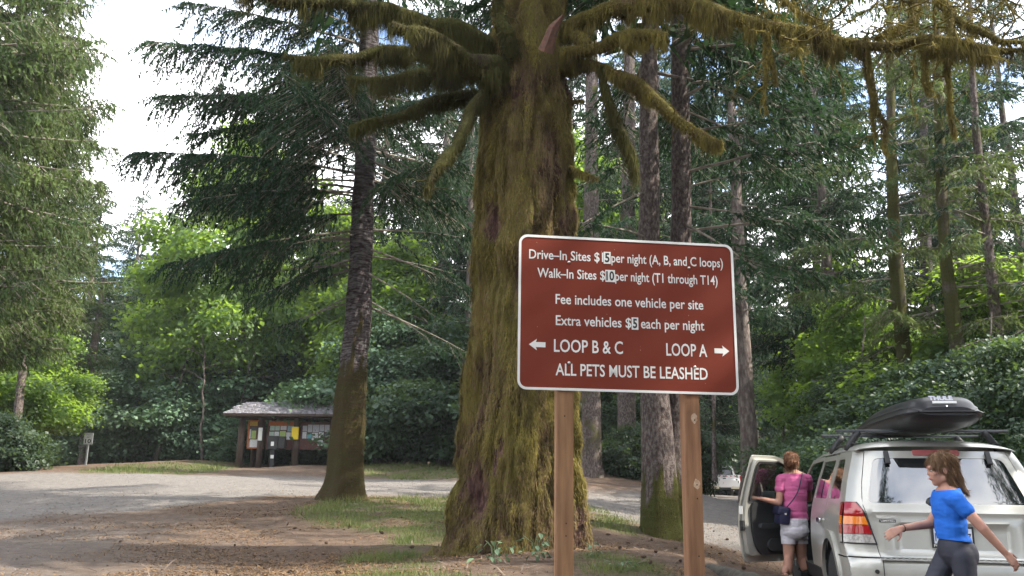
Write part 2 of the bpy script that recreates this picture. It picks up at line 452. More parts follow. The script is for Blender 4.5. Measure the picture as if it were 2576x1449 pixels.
    V = np.stack([Vx, Vy, B[..., 2] + z[:, None]], -1).reshape(-1, 3)
    F = (f[None] + np.arange(n)[:, None, None] * 5).reshape(-1, 3)
    o = obj("gravel", mesh_np("gravel", V, F, [M_stone])); o['kind'] = 'stuff'
build_cover()
# ------------------------------------------------------------------ foliage
M_fir = mat("fir needles", (.011, .027, .017), .6, spec=.08, var=(.028, .052, .026), vscale=.8, translucent=.22, tcol=(.05, .11, .035), rand=.25)
M_firlit = mat("sunlit spruce needles", (.026, .052, .020), .6, spec=.1, var=(.085, .115, .036), vscale=.5, translucent=.28, tcol=(.14, .19, .045), rand=.2)  # yellow-green of sunlit boughs is put into the needle colour
M_leaf = mat("maple leaf", (.015, .038, .015), .5, spec=.3, var=(.062, .122, .036), vscale=.55, translucent=.48, tcol=(.33, .50, .06), rand=.35)
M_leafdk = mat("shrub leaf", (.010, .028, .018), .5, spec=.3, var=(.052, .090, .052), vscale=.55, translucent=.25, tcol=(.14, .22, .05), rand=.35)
M_twig = mat("bare twig", (.12, .10, .085), .85, var=(.25, .22, .185), vscale=8)
M_bark = mat("fir bark", (.070, .050, .045), .9, var=(.17, .14, .125), vscale=9, bump=1, bscale=22, stretch=(1, 1, .35), bdist=.04, ramp=(.42, .62))

def conifer_branch(rg, p0, az, L, elev, droop, tipup, spacing, spray, dens=1.0, start=.18, curtain=1.0, twl=.30):
    """wood (V,F quads) and needle triangles of one branch"""
    k = max(6, int(L / .35)); s = np.linspace(0, 1, k + 1)
    wob = np.cumsum(rg.normal(0, .018, k + 1)) * L * .35
    d = np.array((math.sin(az), math.cos(az))); side = np.array((d[1], -d[0]))
    z = L * (s * math.sin(elev) - droop * s ** 2 + tipup * s ** 4)
    ctr = np.c_[p0[0] + d[0] * L * s + side[0] * wob, p0[1] + d[1] * L * s + side[1] * wob, p0[2] + z]
    rad = np.interp(s, [0, 1], [.011 + L * .006, .004])
    wood = [tube_arrays(ctr, rad, 5)]
    nt = max(5, int(L * dens * 15)); st = np.sort(rg.uniform(start, 1, nt)); sg = rg.choice([-1, 1], nt)
    base = np.stack([np.interp(st, s, ctr[:, i]) for i in range(3)], 1)
    tl = L * twl * (1.05 - .75 * st) * rg.uniform(.6, 1.25, nt) + .18
    fa = rg.uniform(.55, 1.25, nt)
    dirv = unit(np.c_[d[0] * np.cos(fa) + side[0] * np.sin(fa) * sg, d[1] * np.cos(fa) + side[1] * np.sin(fa) * sg, rg.uniform(-.35, .1, nt)])
    C, D, Lh, Wh = [], [], [], []
    tw = []
    for i in range(nt):
        m_ = max(2, int(tl[i] / spacing)); q = (np.arange(m_) + rg.random(m_)) / m_
        pt = base[i] + dirv[i] * (tl[i] * q)[:, None]; pt[:, 2] -= (.35 * curtain) * tl[i] * q ** 1.6
        tw.append((base[i], base[i] + dirv[i] * tl[i] * .98 - np.array((0, 0, .35 * curtain * tl[i]))))
        C.append(pt)
        dd = np.tile(dirv[i], (m_, 1)) * .7 + rg.normal(0, .55, (m_, 3)); dd[:, 2] -= rg.uniform(.1, 1.3, m_) * curtain
        D.append(unit(dd)); Lh.append(rg.uniform(.7, 1.6, m_) * spray); Wh.append(rg.uniform(.24, .50, m_) * spray)
    C, D, Lh, Wh = np.vstack(C), np.vstack(D), np.concatenate(Lh), np.concatenate(Wh)
    Wd = unit(np.cross(D, rg.normal(0, 1, D.shape)))
    V, F = scatter_tris(C, D, Wd, Lh, Wh)
    # twigs as thin triangles
    a = np.array([t[0] for t in tw]); b_ = np.array([t[1] for t in tw])
    up = np.array((0, 0, .008)); tv = np.stack([a + up, a - up, b_], 1).reshape(-1, 3)
    return wood, (V, F), (tv, np.arange(len(tv)).reshape(-1, 3))

def join(arrs):
    """list of (V, F) -> (V, F), quads are split to triangles"""
    Vs, Fs, b = [], [], 0
    for V, F in arrs:
        F = np.asarray(F)
        if F.shape[1] == 4: F = np.vstack([F[:, [0, 1, 2]], F[:, [0, 2, 3]]])
        Vs.append(V); Fs.append(F + b); b += len(V)
    return np.vstack(Vs), np.vstack(Fs)

def crown_mesh(name, wood, leaf, mats):
    parts, idx = [], []
    for a in wood: parts.append(a); idx += [0] * (len(a[1]) * (2 if np.asarray(a[1]).shape[1] == 4 else 1))
    for a in leaf: parts.append(a); idx += [1] * len(a[1])
    V, F = join(parts)
    # join() keeps the order of its inputs, so the index list matches
    return mesh_np(name, V, F, mats, idx)

def conifer_proto(seed, H, zb, Lmax, nb, spacing, spray, dens, mats, trunk_r=.28, curtain=1.0, power=.55, droop=.18, wild=.25):
    rg = np.random.default_rng(seed)
    wood, leaf = [], []
    for i in range(nb):
        f = (i + rg.random()) / nb; h = zb + (H - zb) * f ** 1.05
        L = (Lmax * (1 - f) ** power * rg.uniform(1 - wild, 1.1) + .35)
        if f < .12: L *= .75
        w, l, t = conifer_branch(rg, (0, 0, h), rg.random() * 6.283, L, R(rg.uniform(-5, 18) + 18 * f), droop * rg.uniform(.6, 1.5), droop * .5, spacing, spray, dens, .15, curtain)
        wood += w; wood.append(t); leaf.append(l)
    crown = crown_mesh("crown", wood, leaf, mats)
    s = np.linspace(0, 1, 24); zz = s ** 1.3 * H - .6 * (s == 0)
    pts = np.c_[np.cumsum(rg.normal(0, .02, 24)), np.cumsum(rg.normal(0, .02, 24)), zz]
    rr = trunk_r * (1 - s ** 1.3) ** .8 + .02; rr[0] *= 1.7; rr[1] *= 1.35
    V, F = tube_arrays(pts, rr, 12)
    return crown, mesh_np("trunk", V, F, [M_bark], smooth=True)

def leaf_mass(rg, centers, radii, n, size, flat=.55, layer=.35, shape='kite'):
    """n leaves spread over ellipsoid lobes, gathered in sprays"""
    centers = np.asarray(centers, float); radii = np.asarray(radii, float)
    w = radii.prod(1) ** .67; w /= w.sum()
    ns = n // 12
    k = rg.choice(len(centers), ns, p=w)
    d = unit(rg.normal(0, 1, (ns, 3))); rr = rg.random(ns) ** .5 * .75 + .42
    c = centers[k] + d * radii[k] * rr[:, None]
    c = np.repeat(c, 12, 0); out = np.repeat(d, 12, 0)
    m_ = len(c)
    off = rg.normal(0, 1, (m_, 3)) * np.array((layer, layer, layer * .35)); off[:, 2] -= .15 * layer * (off[:, 0] ** 2 + off[:, 1] ** 2) / layer ** 2 * .3
    c = c + off
    tilt = np.repeat(np.c_[rg.normal(0, flat, ns), rg.normal(0, flat, ns), np.ones(ns)] + d * rg.uniform(.2, 1.0, (ns, 1)), 12, 0)
    N_ = unit(tilt + rg.normal(0, .28, (m_, 3)))
    D = unit(np.cross(N_, rg.normal(0, 1, (m_, 3)))); Wd = np.cross(N_, D)
    L = rg.uniform(.7, 1.3, m_) * size * np.repeat(rg.uniform(.6, 1.45, ns), 12); wd = L * rg.uniform(.32, .48, m_)
    a = c - D * L[:, None] * .5; b = c + Wd * wd[:, None]; e = c + D * L[:, None] * .5 - N_ * L[:, None] * .12; f = c - Wd * wd[:, None]
    V = np.stack([a, b, e, f], 1).reshape(-1, 3)
    return V, np.arange(len(V)).reshape(-1, 4)

def broadleaf_proto(seed, H, Rr, n, size, leafmat, stems=3, low=.25, spread=.5, layer=.35, flat=.55):
    rg = np.random.default_rng(seed)
    cs, rs, wood = [], [], []
    nl = 46
    for i in range(nl):
        f = (i + .5) / nl; a = i * 2.4 + rg.random(); rad = Rr * (1.05 - abs(f - .35) * 1.15) * rg.uniform(.25, .95)
        c = np.array((math.cos(a) * rad, math.sin(a) * rad, H * (low + (1 - low) * f * rg.uniform(.85, 1.0)))); cs.append(c); r_ = Rr * rg.uniform(.15, .36) * (1.15 - .6 * f); rs.append((r_, r_, r_ * rg.uniform(.4, .8)))
        if i % 3 and i > 3: continue
        j = i % stems; b0 = np.array((math.cos(j * 2.1) * .15 * stems * .4, math.sin(j * 2.1) * .15 * stems * .4, -.3))
        mid = b0 * .6 + np.array((c[0] * .35, c[1] * .35, c[2] * .62)) + rg.normal(0, .08 * H * .2, 3)
        pts = resample(np.array([b0, mid, c]), .7); wood.append(tube_arrays(pts, np.linspace(.02 + H * .008, .012, len(pts)), 6))
    V, F = leaf_mass(rg, cs, rs, n, size, flat, layer)
    crown = mesh_np("crown", V, F, [leafmat])
    Vw, Fw = join(wood)
    return crown, mesh_np("trunk", Vw, Fw, [M_bark], smooth=True)

def place_tree(protos, name, label, cat, group, u, Y, sx, sz, rz, lean=(0, 0), xy=None, sink=.15):
    g = gpt(u, Y) if xy is None else np.array((xy[0], xy[1], float(ground(xy[0], xy[1]))))
    t = thing(name, label, cat, (g[0], g[1], g[2] - sink), 0, group)
    t.rotation_euler = (lean[0], lean[1], rz); t.scale = (sx, sx, sz)
    crown, trunk = protos
    o = obj("trunk", trunk, t); o = obj("crown", crown, t); o['kind'] = 'stuff'
    return t

# ---- prototypes of the forest behind
FA = conifer_proto(11, 24, 2.0, 4.4, 190, .085, .20, 1.0, [M_twig, M_fir], .30)
FB = conifer_proto(12, 24, 3.5, 3.9, 160, .085, .20, .95, [M_twig, M_fir], .26, curtain=1.3, droop=.25, wild=.45)
FC = conifer_proto(13, 18, 2.9, 3.3, 300, .065, .13, 1.2, [M_twig, M_firlit], .22, curtain=1.2, power=.7)
FD = conifer_proto(14, 26, 7, 3.6, 110, .085, .20, .95, [M_twig, M_fir], .26, curtain=1.2, wild=.5)
BA = broadleaf_proto(21, 14, 4.6, 62000, .17, M_leaf, layer=.4)
BB = broadleaf_proto(22, 9, 3.6, 52000, .14, M_leaf, layer=.35)
BC = broadleaf_proto(23, 5, 3.0, 52000, .12, M_leafdk, stems=5, low=.12, layer=.3, flat=.7)
BE = broadleaf_proto(25, 4.2, 2.4, 66000, .080, M_leafdk, stems=5, low=.10, layer=.22, flat=.8)
BD = broadleaf_proto(24, 2.4, 1.9, 26000, .10, M_leafdk, stems=6, low=.12, layer=.22, flat=.8)

M_leafpale = mat("sky-lit shrub leaf", (.022, .052, .032), .5, spec=.35, var=(.10, .155, .085), vscale=.6, translucent=.25, tcol=(.16, .26, .07), rand=.3)  # lighter copy of the shrub leaf: skylight is put into the colour
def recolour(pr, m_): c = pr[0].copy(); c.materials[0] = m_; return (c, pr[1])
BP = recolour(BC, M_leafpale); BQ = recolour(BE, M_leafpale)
forest = [
 # protos, name, label, group, u, Y, sx, sz, rz
 (BA, "maple_tree", "tall maple whose top rises against the white sky left of the slim banded trunk", 560, 43, 1.05, 1.3, 0),
 (BA, "maple_tree", "yellow-green maple behind the notice shelter, right beside the slim trunk", 815, 46, .95, 1.1, 2),
 (BB, "maple_tree", "low backlit maple between the slim trunk and the mossy trunk", 985, 41, 1.1, 1.25, 4),
 (BA, "maple_tree", "backlit yellow-green maple just right of the mossy trunk, behind the bare ones", 1505, 35, .75, 1.05, 1),
 (BB, "maple_tree", "leafy maple just right of the brown sign's upper corner", 2150, 31, .8, 1.0, 3),
 (BB, "maple_tree", "bright young maple behind the open car door", 1890, 76, 1.5, 1.6, 5),
 (BB, "maple_tree", "round-crowned maple beyond the roof box", 2200, 26, .75, .75, 2.2),
 (BB, "maple_tree", "broad-leaved tree at the far right above the car", 2560, 21, .9, .72, .6),
 (BA, "maple_tree", "dim maple over the speed limit sign", 330, 55, .95, .95, 3.1),
 (BB, "maple_tree", "sunlit young maple at the far left beside the slim leaning trunk", 20, 34, .8, .75, 2.9),
]
for (pr, nm, lb, u, Y, sx, sz, rz) in forest:
    place_tree(pr, nm, lb, "tree", "maples at the forest edge", u, Y, sx, sz, rz)
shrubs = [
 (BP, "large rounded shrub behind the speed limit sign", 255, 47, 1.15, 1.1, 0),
 (BP, "pale sky-lit shrub, widest of those left of the notice shelter", 330, 44, 1.35, 1.25, 1),
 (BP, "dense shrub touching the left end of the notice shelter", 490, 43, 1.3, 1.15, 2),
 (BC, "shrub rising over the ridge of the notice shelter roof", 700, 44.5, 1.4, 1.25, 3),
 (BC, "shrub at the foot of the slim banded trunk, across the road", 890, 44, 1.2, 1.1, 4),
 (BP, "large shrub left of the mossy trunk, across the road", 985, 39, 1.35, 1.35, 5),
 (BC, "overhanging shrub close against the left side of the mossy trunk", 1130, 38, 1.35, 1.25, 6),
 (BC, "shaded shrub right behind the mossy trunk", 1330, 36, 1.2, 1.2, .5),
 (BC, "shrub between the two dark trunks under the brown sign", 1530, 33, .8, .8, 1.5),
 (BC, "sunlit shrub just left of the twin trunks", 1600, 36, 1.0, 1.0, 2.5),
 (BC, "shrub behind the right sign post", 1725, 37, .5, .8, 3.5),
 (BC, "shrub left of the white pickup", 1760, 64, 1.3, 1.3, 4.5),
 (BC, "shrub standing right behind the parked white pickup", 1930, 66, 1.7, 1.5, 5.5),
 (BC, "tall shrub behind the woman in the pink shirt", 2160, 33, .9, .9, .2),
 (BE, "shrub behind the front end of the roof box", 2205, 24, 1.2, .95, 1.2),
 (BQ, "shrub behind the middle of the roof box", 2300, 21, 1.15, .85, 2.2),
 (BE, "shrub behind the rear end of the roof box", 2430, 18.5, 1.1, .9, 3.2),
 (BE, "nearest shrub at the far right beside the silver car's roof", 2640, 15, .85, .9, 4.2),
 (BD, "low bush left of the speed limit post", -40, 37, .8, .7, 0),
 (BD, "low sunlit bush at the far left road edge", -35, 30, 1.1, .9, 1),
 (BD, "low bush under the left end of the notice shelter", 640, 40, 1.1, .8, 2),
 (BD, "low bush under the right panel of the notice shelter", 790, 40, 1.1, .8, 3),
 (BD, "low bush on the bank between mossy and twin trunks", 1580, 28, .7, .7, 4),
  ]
for (pr, lb, u, Y, sx, sz, rz) in shrubs:
    place_tree(pr, "shrub", lb, "shrub", "shrubs along the forest edge", u, Y, sx, sz, rz)
conifers = [
 (FC, "tall sunlit yellow-green spruce filling the left side, nearest one", -310, 21, 1.15, 1.55, 0),
 (FC, "sunlit yellow-green spruce just behind the nearest left one", -115, 27, 1.1, 1.35, 2),
 (FC, "lower spruce whose boughs hang over the far left road edge", 40, 40, 1.0, 1.05, 4),
 (FA, "dark fir beyond the speed limit sign", 170, 50, .9, .72, 1),
 (FB, "slender fir against the white gap of sky", 285, 58, .8, .80, 2),
 (FA, "fir left of the maple behind the shelter", 420, 56, .9, .82, 3),
 (FB, "fir behind the notice shelter roof", 690, 54, 1.0, .88, 5),
 (FA, "fir behind the slim banded trunk", 930, 52, 1.1, 1.15, 6),
 (FA, "fir left of the mossy trunk's moss-hung limb", 1100, 48, 1.15, 1.2, .7),
 (FB, "fir hidden in part by the mossy trunk", 1240, 44, 1.0, 1.15, 1.7),
 (FB, "fir standing between mossy trunk and twin trunks", 1440, 40, .9, 1.0, 2.7),
 (FB, "fir straight behind the twin trunks", 1680, 44, .9, 1.0, 3.7),
 (FA, "fir right of the twin trunks above the brown sign", 1800, 72, 1.3, 1.4, 4.7),
 (FB, "fir over the open car door", 2090, 37, .9, 1.0, 5.7),
 (FB, "fir above the front of the roof box", 2120, 30, .9, .9, .3),
 (FB, "fir with drooping boughs at the upper right", 2480, 33, .9, .95, 2.3),
 (FD, "fir at the far right behind the maple", 2640, 34, .9, .9, 3.3),
 (FB, "dark fir just left of the mossy trunk at mid height", 1170, 39, .8, .85, 2.1),
 (FA, "dark fir far behind the twin trees' gap", 1600, 50, 1.2, 1.2, 3.1),
 (FA, "tall fir far right of the twin trees", 1760, 54, 1.2, 1.25, 4.1),
 (FB, "tall fir above the pickup", 1900, 58, 1.3, 1.3, 5.1),
 (FB, "fir between the two right-hand leaning trunks", 2420, 42, 1.1, 1.1, .9),
 (FD, "high-crowned fir above the sign's right corner", 1890, 27, 1.0, .85, 4.3),
]
for (pr, lb, u, Y, sx, sz, rz) in conifers:
    place_tree(pr, "conifer", lb, "tree", "conifers of the forest", u, Y, sx, sz, rz)
# unseen trees, added out of frame to shade the ground and stand in the car's rear window
for k, (x, y, sx, sz, pr) in enumerate([(12.5, 6.4, .8, .50, FA), (10.5, 2.5, .9, .55, FB), (14, -.5, 1.0, .9, FA), (16, -1, 1.1, 1, FA), (11, -4, 1.0, .9, FB), (20, -14, 1.1, 1, FA), (4.2, -3.6, .8, .85, FB), (-.5, -6, .9, .8, FA), (-9, -20, 1.0, .9, FA), (-16, -10, 1, .9, FB), (24, 8, 1.1, 1, FB), (25, -4, 1.2, 1.1, FA)]):
    place_tree(pr, "conifer", "unseen fir added out of frame for shade and window reflection", "tree", "added firs out of view", 0, 0, sx, sz, k * 1.3, xy=(x, y))
# dark stems standing among the shrubs
rg = np.random.default_rng(4)
SAP = ['left of the notice shelter, nearest the speed limit sign', 'left of the notice shelter, middle one', 'just left of the notice shelter roof', 'over the left corner of the shelter roof', 'behind the left part of the shelter roof', 'behind the right part of the shelter roof', 'right of the slim banded trunk', 'close to the left edge of the mossy trunk', 'behind the white pickup', 'above the open car door', 'left of the roof box nose', 'above the roof box nose', 'above the rear end of the roof box']
for k, (u, Y, h, lx, r_) in enumerate([(385, 41, 6.5, 1.6, .09), (470, 42, 7, 1.2, .07), (505, 40, 6, -.5, .06), (560, 41, 5.5, .9, .05), (640, 43, 7.5, -1.2, .08), (800, 42, 6.5, .8, .07), (1040, 38, 7, .7, .08), (1105, 37, 6.5, -.6, .07), (1850, 62, 9, .4, .12), (1960, 33, 7, .5, .07), (2060, 30, 6.5, -.5, .08), (2170, 24.5, 5.5, .6, .06), (2480, 17.5, 4.5, .5, .05)]):
    g = gpt(u, Y); n = 12; s = np.linspace(0, 1, n); pts = np.c_[lx * s ** 1.4 + np.cumsum(rg.normal(0, .05, n)), np.cumsum(rg.normal(0, .05, n)), h * s - .2]
    arr = [tube_arrays(pts, np.linspace(r_, r_ * .3, n), 7)]
    for j in range(4):
        i = rg.integers(4, n - 1); d = unit(np.array((rg.normal(), rg.normal(), .7))); arr.append(tube_arrays(np.array([pts[i] + d * t + np.array((0, 0, -.1 * t * t)) for t in np.linspace(0, 1.6, 6)]), np.linspace(r_ * .4, .01, 6), 5))
    V, F = join(arr); o = obj("sapling", mesh_np("sapling", V, F, [M_bark], smooth=True)); o.location = tuple(g); tag(o, "thin bare dark stem " + SAP[k], "sapling", "bare stems among the shrubs")
# far wood closing the horizon
rg = np.random.default_rng(8)
cs, rs = [], []
for k in range(150):
    a = rg.uniform(-1.15, 1.15) + (math.pi if k > 110 else 0); d = rg.uniform(75, 105); h = rg.uniform(8, 15)
    x, y = d * math.sin(a), d * math.cos(a); z = float(ground(x, y, False))
    cs.append((x, y, z + h * .5)); rs.append((rg.uniform(4, 7), rg.uniform(4, 7), h * .62))
V, F = leaf_mass(rg, cs, rs, 60000, .75, .9, 1.0)
o = obj("distant_wood", mesh_np("distant_wood", V, F, [M_fir])); o['kind'] = 'stuff'

print("TRIS", {n: (len(p[0].polygons), len(p[1].polygons)) for n, p in dict(FA=FA,FB=FB,FC=FC,FD=FD,BA=BA,BB=BB,BC=BC,BD=BD).items()})
# ------------------------------------------------------------------ near trees
def bark_moss(name, bark_a, bark_b, moss_a, moss_b, attr=True, bscale=14, stretch=(1, 1, .3), bump=1.0):
    """bark and moss mixed by the vertex attribute 'moss' (where moss grows)"""
    m = bpy.data.materials.new(name); m.use_nodes = True
    N, L = m.node_tree.nodes, m.node_tree.links; b = N['Principled BSDF']
    b.inputs['Roughness'].default_value = .92; b.inputs['Specular IOR Level'].default_value = .15
    tc = N.new('ShaderNodeTexCoord'); mp = N.new('ShaderNodeMapping'); mp.inputs['Scale'].default_value = stretch; L.new(tc.outputs['Object'], mp.inputs[0])
    def noise(s, d=6, src=mp.outputs[0]):
        n = N.new('ShaderNodeTexNoise'); n.inputs['Scale'].default_value = s; n.inputs['Detail'].default_value = d; n.inputs['Roughness'].default_value = .65; L.new(src, n.inputs['Vector']); return n.outputs['Fac']
    def mr(f, a, c): n = N.new('ShaderNodeMapRange'); n.inputs['From Min'].default_value = a; n.inputs['From Max'].default_value = c; L.new(f, n.inputs['Value']); return n.outputs[0]
    def mx(f, a, c):
        n = N.new('ShaderNodeMix'); n.data_type = 'RGBA'; L.new(f, n.inputs[0])
        for s, vv in ((6, a), (7, c)):
            if isinstance(vv, tuple): n.inputs[s].default_value = (*vv, 1)
            else: L.new(vv, n.inputs[s])
        return n.outputs[2]
    f1, f2, f3 = noise(bscale), noise(bscale * .25, 4), noise(bscale * 4, 4)
    bark = mx(mr(f1, .42, .62), bark_a, bark_b)
    moss = mx(mr(f2, .35, .65), moss_a, moss_b)
    moss = mx(mr(f3, .52, .72), moss, tuple(c * .45 for c in moss_a))
    at = N.new('ShaderNodeAttribute'); at.attribute_name = 'moss'
    ad = N.new('ShaderNodeMath'); ad.operation = 'ADD'; L.new(at.outputs['Fac'], ad.inputs[0])
    sb = N.new('ShaderNodeMath'); sb.operation = 'MULTIPLY_ADD'; sb.inputs[1].default_value = .9; sb.inputs[2].default_value = -.45; L.new(f1, sb.inputs[0]); L.new(sb.outputs[0], ad.inputs[1])
    L.new(mx(mr(ad.outputs[0], .35, .65), bark, moss), b.inputs['Base Color'])
    bp = N.new('ShaderNodeBump'); bp.inputs['Strength'].default_value = bump; bp.inputs['Distance'].default_value = .03
    a2 = N.new('ShaderNodeMath'); a2.operation = 'ADD'; L.new(f1, a2.inputs[0]); L.new(f3, a2.inputs[1]); L.new(a2.outputs[0], bp.inputs['Height']); L.new(bp.outputs[0], b.inputs['Normal'])
    return m
M_bigbark = bark_moss("mossy bark", (.050, .026, .024), (.150, .088, .072), (.12, .088, .028), (.11, .105, .024), bscale=18)
M_slimbark = bark_moss("banded bark", (.034, .023, .025), (.150, .138, .142), (.050, .034, .016), (.048, .044, .016), bscale=11, stretch=(.55, .55, 2.6), bump=.8)
M_twinbark = bark_moss("scaly bark", (.075, .055, .052), (.20, .17, .16), (.085, .080, .025), (.07, .078, .02), bscale=24, stretch=(1, 1, .5))
M_moss = mat("hanging moss", (.070, .054, .023), .9, spec=.1, var=(.215, .180, .050), vscale=5, translucent=.28, ramp=(.36, .62), stretch=(1, 1, .35))
M_deadmoss = mat("dead moss and bark fibre", (.075, .050, .030), .9, spec=.1, var=(.17, .125, .062), vscale=9, translucent=.1, ramp=(.38, .62), stretch=(1, 1, .3))
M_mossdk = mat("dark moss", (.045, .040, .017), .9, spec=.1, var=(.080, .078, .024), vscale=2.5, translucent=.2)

def trunk_rings(pts, Y, step, base_sink=.35):
    """(u, v, width) seen at depth Y, from the foot up -> centre, radius along the trunk"""
    c = np.array([px(u, v, Y) for u, v, w in pts]); r = np.array([w / 2 / FPX * np.linalg.norm(px(u, v, Y) - CAM) * (Y * 1.02 / np.linalg.norm(px(u, v, Y) - CAM)) for u, v, w in pts])
    q = resample(np.c_[c, r], step)
    low = q[0].copy(); low[2] -= base_sink; low[3] *= 1.12
    return np.vstack([low, q])

def rough_trunk(q, n, disp, moss_fn, seed, flute=.0, extra=None):
    pts, rad = q[:, :3], q[:, 3]
    V, F = tube_arrays(pts, rad, n)
    T, N_, B_ = frames(pts)
    ctr = np.repeat(pts, n, 0); nr = unit(V - ctr); rr = np.repeat(rad, n)
    a = np.tile(np.arange(n) / n * 2 * math.pi, len(pts)); s = np.repeat(np.arange(len(pts)) / len(pts), n)
    Q = V * np.array((1, 1, .35))
    h = (fbm(Q, 5, 4, seed) - .5) * 2 * disp + (fbm(V, 1.6, 3, seed + 3) - .5) * disp * 2.5
    if flute: h += flute * rr * np.clip(1 - s * 3.2, 0, 1) ** 1.5 * np.sin(a * 5 + seed) * .5
    moss = moss_fn(V, nr, s, a)
    if extra is not None: h = h + extra(V, nr)
    h += moss * disp * .5
    V = V + nr * h[:, None]
    return V, F, moss, nr

def moss_strands(rg, V, N_, n, ln, wd, down=1.0, out=.35, weight=None):
    w = None if weight is None else weight / weight.sum()
    k = rg.choice(len(V), n, p=w)
    c = V[k] + rg.normal(0, .012, (n, 3)); d = N_[k] * out + rg.normal(0, .22, (n, 3)); d[:, 2] -= down
    d = unit(d); wv = unit(np.cross(d, N_[k] + rg.normal(0, .3, (n, 3))))
    return scatter_tris(c, d, wv, (rg.uniform(.4, 1.3, n) + (rg.random(n) < .12) * rg.uniform(.3, 1.3, n)) * ln, rg.uniform(.5, 1.3, n) * wd)

# ---- the big mossy tree
rg = np.random.default_rng(40)
BY = 10.5
big_pts = [(1298, 1412, 400), (1300, 1396, 346), (1301, 1376, 332), (1303, 1330, 320), (1304, 1290, 312), (1306, 1200, 298), (1310, 1100, 284), (1315, 1000, 270), (1316, 900, 264), (1316, 800, 258),
           (1318, 700, 250), (1320, 580, 243), (1319, 480, 232), (1318, 400, 224), (1320, 300, 218), (1320, 200, 220), (1322, 120, 212), (1328, 50, 196), (1335, -20, 182), (1340, -160, 168), (1345, -420, 150), (1350, -800, 120), (1355, -1400, 80), (1355, -2300, 20)]
qb = trunk_rings([(u, v, w - 4) for u, v, w in big_pts], BY, .045)
tree = thing("mossy_tree", "huge moss-covered tree trunk with stubby moss-draped limbs, behind the brown sign", "tree", (float(qb[0][0]), float(qb[0][1]), 0))
BO = np.array(tree.location)
scars = [((1237, 560), 26, 62), ((1200, 1225), 42, 84), ((1245, 1160), 14, 60), ((1300, 700), 12, 70), ((1262, 1120), 12, 45)]
def bigmoss(V, nr, s, a):
    m = np.clip(.92 + (fbm(V * np.array((1, 1, .5)), 2.2, 4, 12) - .5) * 2.4, 0, 1)
    q = (V - CAM); z = q @ _f; U = 1288 + (q @ _r) / z * FPX; Vv = 724.5 - (q @ _u) / z * FPX
    for (c, ru, rv) in scars:
        d = np.hypot((U - c[0]) / ru, (Vv - c[1]) / rv); m = np.where(nr[:, 1] < .2, m * np.clip(d * 1.9 - .9 + (fbm(V, 9, 3, 66) - .5) * 1.4, 0, 1), m)
    band = np.exp(-((Vv - 215) / 50) ** 2) * (nr[:, 1] < 0) * .55
    low = np.clip((Vv - 1180) / 300, 0, .35)
    return np.clip(m - band - low, 0, 1)
def bigextra(V, nr):
    q = (V - CAM); z = q @ _f; U = 1288 + (q @ _r) / z * FPX; Vv = 724.5 - (q @ _u) / z * FPX
    h = np.zeros(len(V))
    for (c, ru, rv) in scars[:2]:
        d = np.hypot((U - c[0]) / ru, (Vv - c[1]) / rv); h -= np.where(nr[:, 1] < .2, .05 * np.clip(1.25 - d, 0, 1), 0)
    rd = np.abs(fbm(V * np.array((1, 1, .16)), 5.5, 3, 501) - .5) * 2; h -= .10 * np.clip(.30 - rd, 0, 1) / .30 * (.5 + .8 * fbm(V, 1.3, 2, 502)); h += .09 * np.clip(fbm(V * np.array((1, 1, .6)), 3.2, 3, 503) - .56, 0, 1) * 6 * .25
    h += .07 * np.exp(-(((U - 1432) / 22) ** 2 + ((Vv - 560) / 60) ** 2))
    h += .05 * np.exp(-(((U - 1425) / 22) ** 2 + ((Vv - 370) / 40) ** 2))
    return h
V, F, moss, nr = rough_trunk(qb, 210, .06, bigmoss, 7, .22, bigextra)
me = mesh_np("trunk", V - BO, F, [M_bigbark], smooth=True, colors={'moss': moss})
obj("trunk", me, tree)
front = (nr[:, 1] < .45) & (V[:, 2] < 8.6)
w = np.where(front, moss ** 1.2 * np.clip((fbm(V * np.array((1, 1, .4)), 5, 3, 91) - .42) * 8, .04, 1) + .01, 0)
Vs, Fs = moss_strands(rg, V, nr, 120000, .055, .009, down=1.0, out=.20, weight=w)
o = obj("hanging_moss", mesh_np("hanging_moss", Vs - BO, Fs, [M_moss]), tree); o['kind'] = 'stuff'
Vs, Fs = moss_strands(rg, V, nr, 70000, .055, .009, down=1.2, out=.14, weight=np.where(front, np.clip(1.15 - moss, 0, 1) * (moss > .12), 0))
o = obj("bark_fibre", mesh_np("bark_fibre", Vs - BO, Fs, [M_deadmoss]), tree); o['kind'] = 'stuff'

